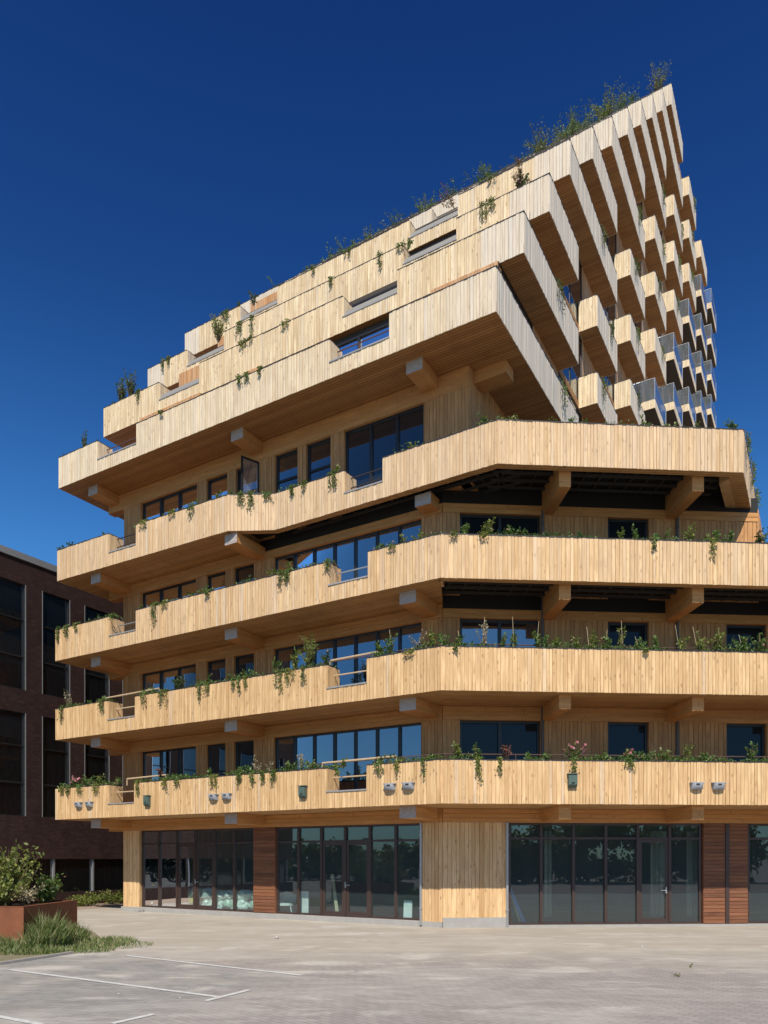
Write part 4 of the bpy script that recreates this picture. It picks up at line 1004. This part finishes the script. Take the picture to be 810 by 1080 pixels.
sh=[((-9.1,17.4),.7,.7,'leaf_y',600,'low leafy shrub at the front right of the rusty planter'),((-9.3,18.2),1.55,.8,'leaf_y',1300,'tallest yellow green shrub in the middle of the rusty planter'),((-10.6,17.6),1.1,1.0,'leaf',900,'dark leafy shrub at the left side of the rusty planter'),((-8.7,18.9),.8,.7,'leaf',700,'small shrub at the back right corner of the rusty planter'),((-8.75,18.0),.6,.6,'straw',500,'dry grassy clump on the right rim of the rusty planter'),((-9.3,17.2),.6,.7,'leaf_d',600,'low dark clump on the front rim of the rusty planter'),((-10.0,19.0),1.0,.9,'leaf',1100,'green shrub at the back of the rusty planter')]
for (p,h,sp,leaf,n,l) in sh: shrub('planter_shrub',(p[0],p[1],.9),h,sp,n,leaf,.11 if leaf!='straw' else .07,l,'shrub','shrubs growing in the rusty planter',dry=.05)
# grasses on the ground
def grass(name,regions,label):
    lv=MB()
    for (cx,cy,rx,ry,h,n) in regions:
        for i in range(n):
            an=R(0,6.283); r=math.sqrt(R(0,1)); x=cx+rx*r*math.cos(an); y=cy+ry*r*math.sin(an)
            if -11.8<x<-8.1 and y>16.85: continue
            hh=h*R(.35,1.1)*(1.15-r*.6); dx,dy=R(-.5,.5)*hh,R(-.5,.5)*hh; w=R(.006,.014)
            a2=R(0,3.14); wx,wy=math.cos(a2)*w,math.sin(a2)*w; c=(min(1,max(0,random.gauss(.5,.3))),1 if random.random()<.18 else 0,0)
            m=(x+dx*.35,y+dy*.35,hh*.6)
            lv.face([(x-wx,y-wy,0.01),(x+wx,y+wy,0.01),(m[0]+wx*.8,m[1]+wy*.8,m[2]),(m[0]-wx*.8,m[1]-wy*.8,m[2])],c)
            lv.face([(m[0]-wx*.8,m[1]-wy*.8,m[2]),(m[0]+wx*.8,m[1]+wy*.8,m[2]),(x+dx,y+dy,hh)],c)
    o=lv.build(name,M['grassm']); tag(o,label,'grass',None,'stuff')
M['grassm']=mat_leaf('grass_blades',(.06,.10,.022),(.20,.25,.08),(.40,.35,.20))
grass('tall_grass',[(-7.85,17.1,.45,.65,.85,2600),(-7.8,18.2,.4,.8,.55,1600),(-8.6,16.45,.6,.3,.42,1300),(-7.9,16.2,1.0,.4,.22,1800)],'tall green grass growing against the rusty planter')
grass('short_grass',[(-9.8,16.1,2.4,.5,.13,2600),(-6.9,17.9,.8,1.2,.20,1000),(-7.2,16.6,1.1,.6,.12,1300),(-6.2,17.6,.7,.8,.10,350)],'short patchy grass on the bed in front of the planter')
# bushes at the brick building
for (px,py,s,l) in ((86,953,.8,'left small yellow green bush at the foot of the brick building'),(96,952,1.0,'middle yellow green bush at the foot of the brick building'),(118,951,1.15,'right wide yellow green bush at the foot of the brick building'),(127,949,1.0,'yellow green bush beside the timber column')):
    q=Q0+nb*.9; q=q+dE*on_line(px,q,dE); shrub('bush',(q.x,q.y,0),.55*s,.95*s,560,'leaf_y',.10,l,'bush','bushes at the foot of the brick building',gap=.55)
# weeds and crumbs on the paving
for (px,py,l) in ((728,1020,'right sprig of weed on the sandy paving'),(716,1030,'left sprig of weed on the sandy paving')):
    q=ground(px,py); shrub('weed',(q.x,q.y,0),.05,.13,60,'leaf_y',.025,l,'weed')
def stone(px,py,s,l,mat='plank'):
    q=ground(px,py); o=blob('stone',(q.x,q.y,s*.4),s,mat,l,'stone','crumbs of rubble on the paving',.6)
M['rub']=mat_plain('rubble',(.42,.40,.37),.9)
for px,py,s,l in ((125,1049,.022,'pale crumb of rubble inside the nearest parking bay'),(190,1053,.02,'pale crumb of rubble beside the long parking line'),(677,999,.035,'lone dark crumb on the paving before the glazed door'),(292,990,.06,'crumb of rubble before the middle glazing')): stone(px,py,s,l,'rub')
# step of mortar lumps at the column foot
q=P3(139,-.25); mb=MB(); mb.wallbox(q,dL,-.5,.35,dE,-.1,.15,0,.10); o=mb.build('step_slab',M['concrete']); tag(o,'small concrete slab lying at the foot of the timber column','slab')

# ================================================================== BEHIND THE CAMERA (seen only in the window reflections)
M['bark']=mat_plain('bark',(.09,.06,.04),.9)
def treeline(pts,h0,h1,label):
    lv=MB()
    for (x,y) in pts:
        h=R(h0,h1)
        for c in range(8):
            cc=Vector((x+R(-1.1,1.1),y+R(-.8,.8),h*R(.08,.86))); r=h*R(.17,.26)
            for j in range(110): leafquad(lv,cc+rv()*r*R(.1,1),R(.25,.5),rv(),(R(0,1),0,0),.9)
    o=lv.build('tree_line',M['leaf_d']); tag(o,label,'trees',None,'stuff')
treeline([(-22+i*1.1,-17+R(-1.5,1.5)) for i in range(56)],5.4,6.6,'dense row of dark trees across the road mirrored in the right glazing')
treeline([(-44+R(-1.5,1.5),-32+i*1.5) for i in range(40)],3.2,4.6,'low row of trees beyond the parking mirrored in the left glazing')

# ================================================================== fix parent offsets: children are authored in world space
for root in (bld,bb,cp):
    l=root.location.copy()
    for o in bpy.data.objects:
        if o.parent is root: o.location=-l

# ================================================================== LIGHT, SKY, CAMERA
sc=bpy.context.scene
EL=math.radians(49.6); hz=Vector((-.0906,-.9959,0)).normalized()
S=Vector((hz.x*math.cos(EL),hz.y*math.cos(EL),math.sin(EL)))
sl=bpy.data.lights.new('sun','SUN'); sl.energy=5.0; sl.angle=math.radians(.5); sl.color=(1,.93,.82)
so=bpy.data.objects.new('sun',sl); C.objects.link(so); so.rotation_euler=S.to_track_quat('Z','Y').to_euler(); so.location=(0,0,60)
w=bpy.data.worlds.new('World'); sc.world=w; w.use_nodes=True; n=w.node_tree; bg=n.nodes['Background']
sky=n.nodes.new('ShaderNodeTexSky'); sky.sky_type='NISHITA'; sky.sun_disc=False; sky.sun_elevation=EL; sky.sun_rotation=math.atan2(hz.x,hz.y)
sky.air_density=1.0; sky.dust_density=.6; sky.ozone_density=3.0; sky.altitude=200
hs=n.nodes.new('ShaderNodeHueSaturation'); hs.inputs['Hue'].default_value=.517; hs.inputs['Saturation'].default_value=1.32; hs.inputs['Value'].default_value=.85; n.links.new(sky.outputs[0],hs.inputs['Color']); 
tc=n.nodes.new('ShaderNodeTexCoord'); sx=n.nodes.new('ShaderNodeSeparateXYZ'); n.links.new(tc.outputs['Generated'],sx.inputs[0])
cr=n.nodes.new('ShaderNodeValToRGB'); n.links.new(sx.outputs[2],cr.inputs[0]); e0,e1=cr.color_ramp.elements; e0.position=0.0; e0.color=(.9,1.4,1.8,1); e1.position=.80; e1.color=(.46,.68,.86,1)
el=cr.color_ramp.elements.new(.36); el.color=(1.42,2.05,1.78,1)
el=cr.color_ramp.elements.new(.60); el.color=(.72,1.06,1.14,1)
ml=n.nodes.new('ShaderNodeMix'); ml.data_type='RGBA'; ml.blend_type='MULTIPLY'; ml.inputs[0].default_value=1; n.links.new(hs.outputs[0],ml.inputs[6]); n.links.new(cr.outputs[0],ml.inputs[7]); n.links.new(ml.outputs[2],bg.inputs[0]); bg.inputs[1].default_value=.085
cam=bpy.data.cameras.new('camera'); co=bpy.data.objects.new('camera',cam); C.objects.link(co); co.location=(0,0,CZ); co.rotation_euler=(math.pi/2,0,0)
cam.sensor_fit='VERTICAL'; cam.sensor_height=36; cam.lens=F/1080*36; cam.shift_y=(YH-540)/1080; cam.clip_end=3000; cam.clip_start=.1
sc.camera=co
vs=sc.view_settings; vs.view_transform='Standard'; vs.look='None'; vs.exposure=.18; vs.gamma=1
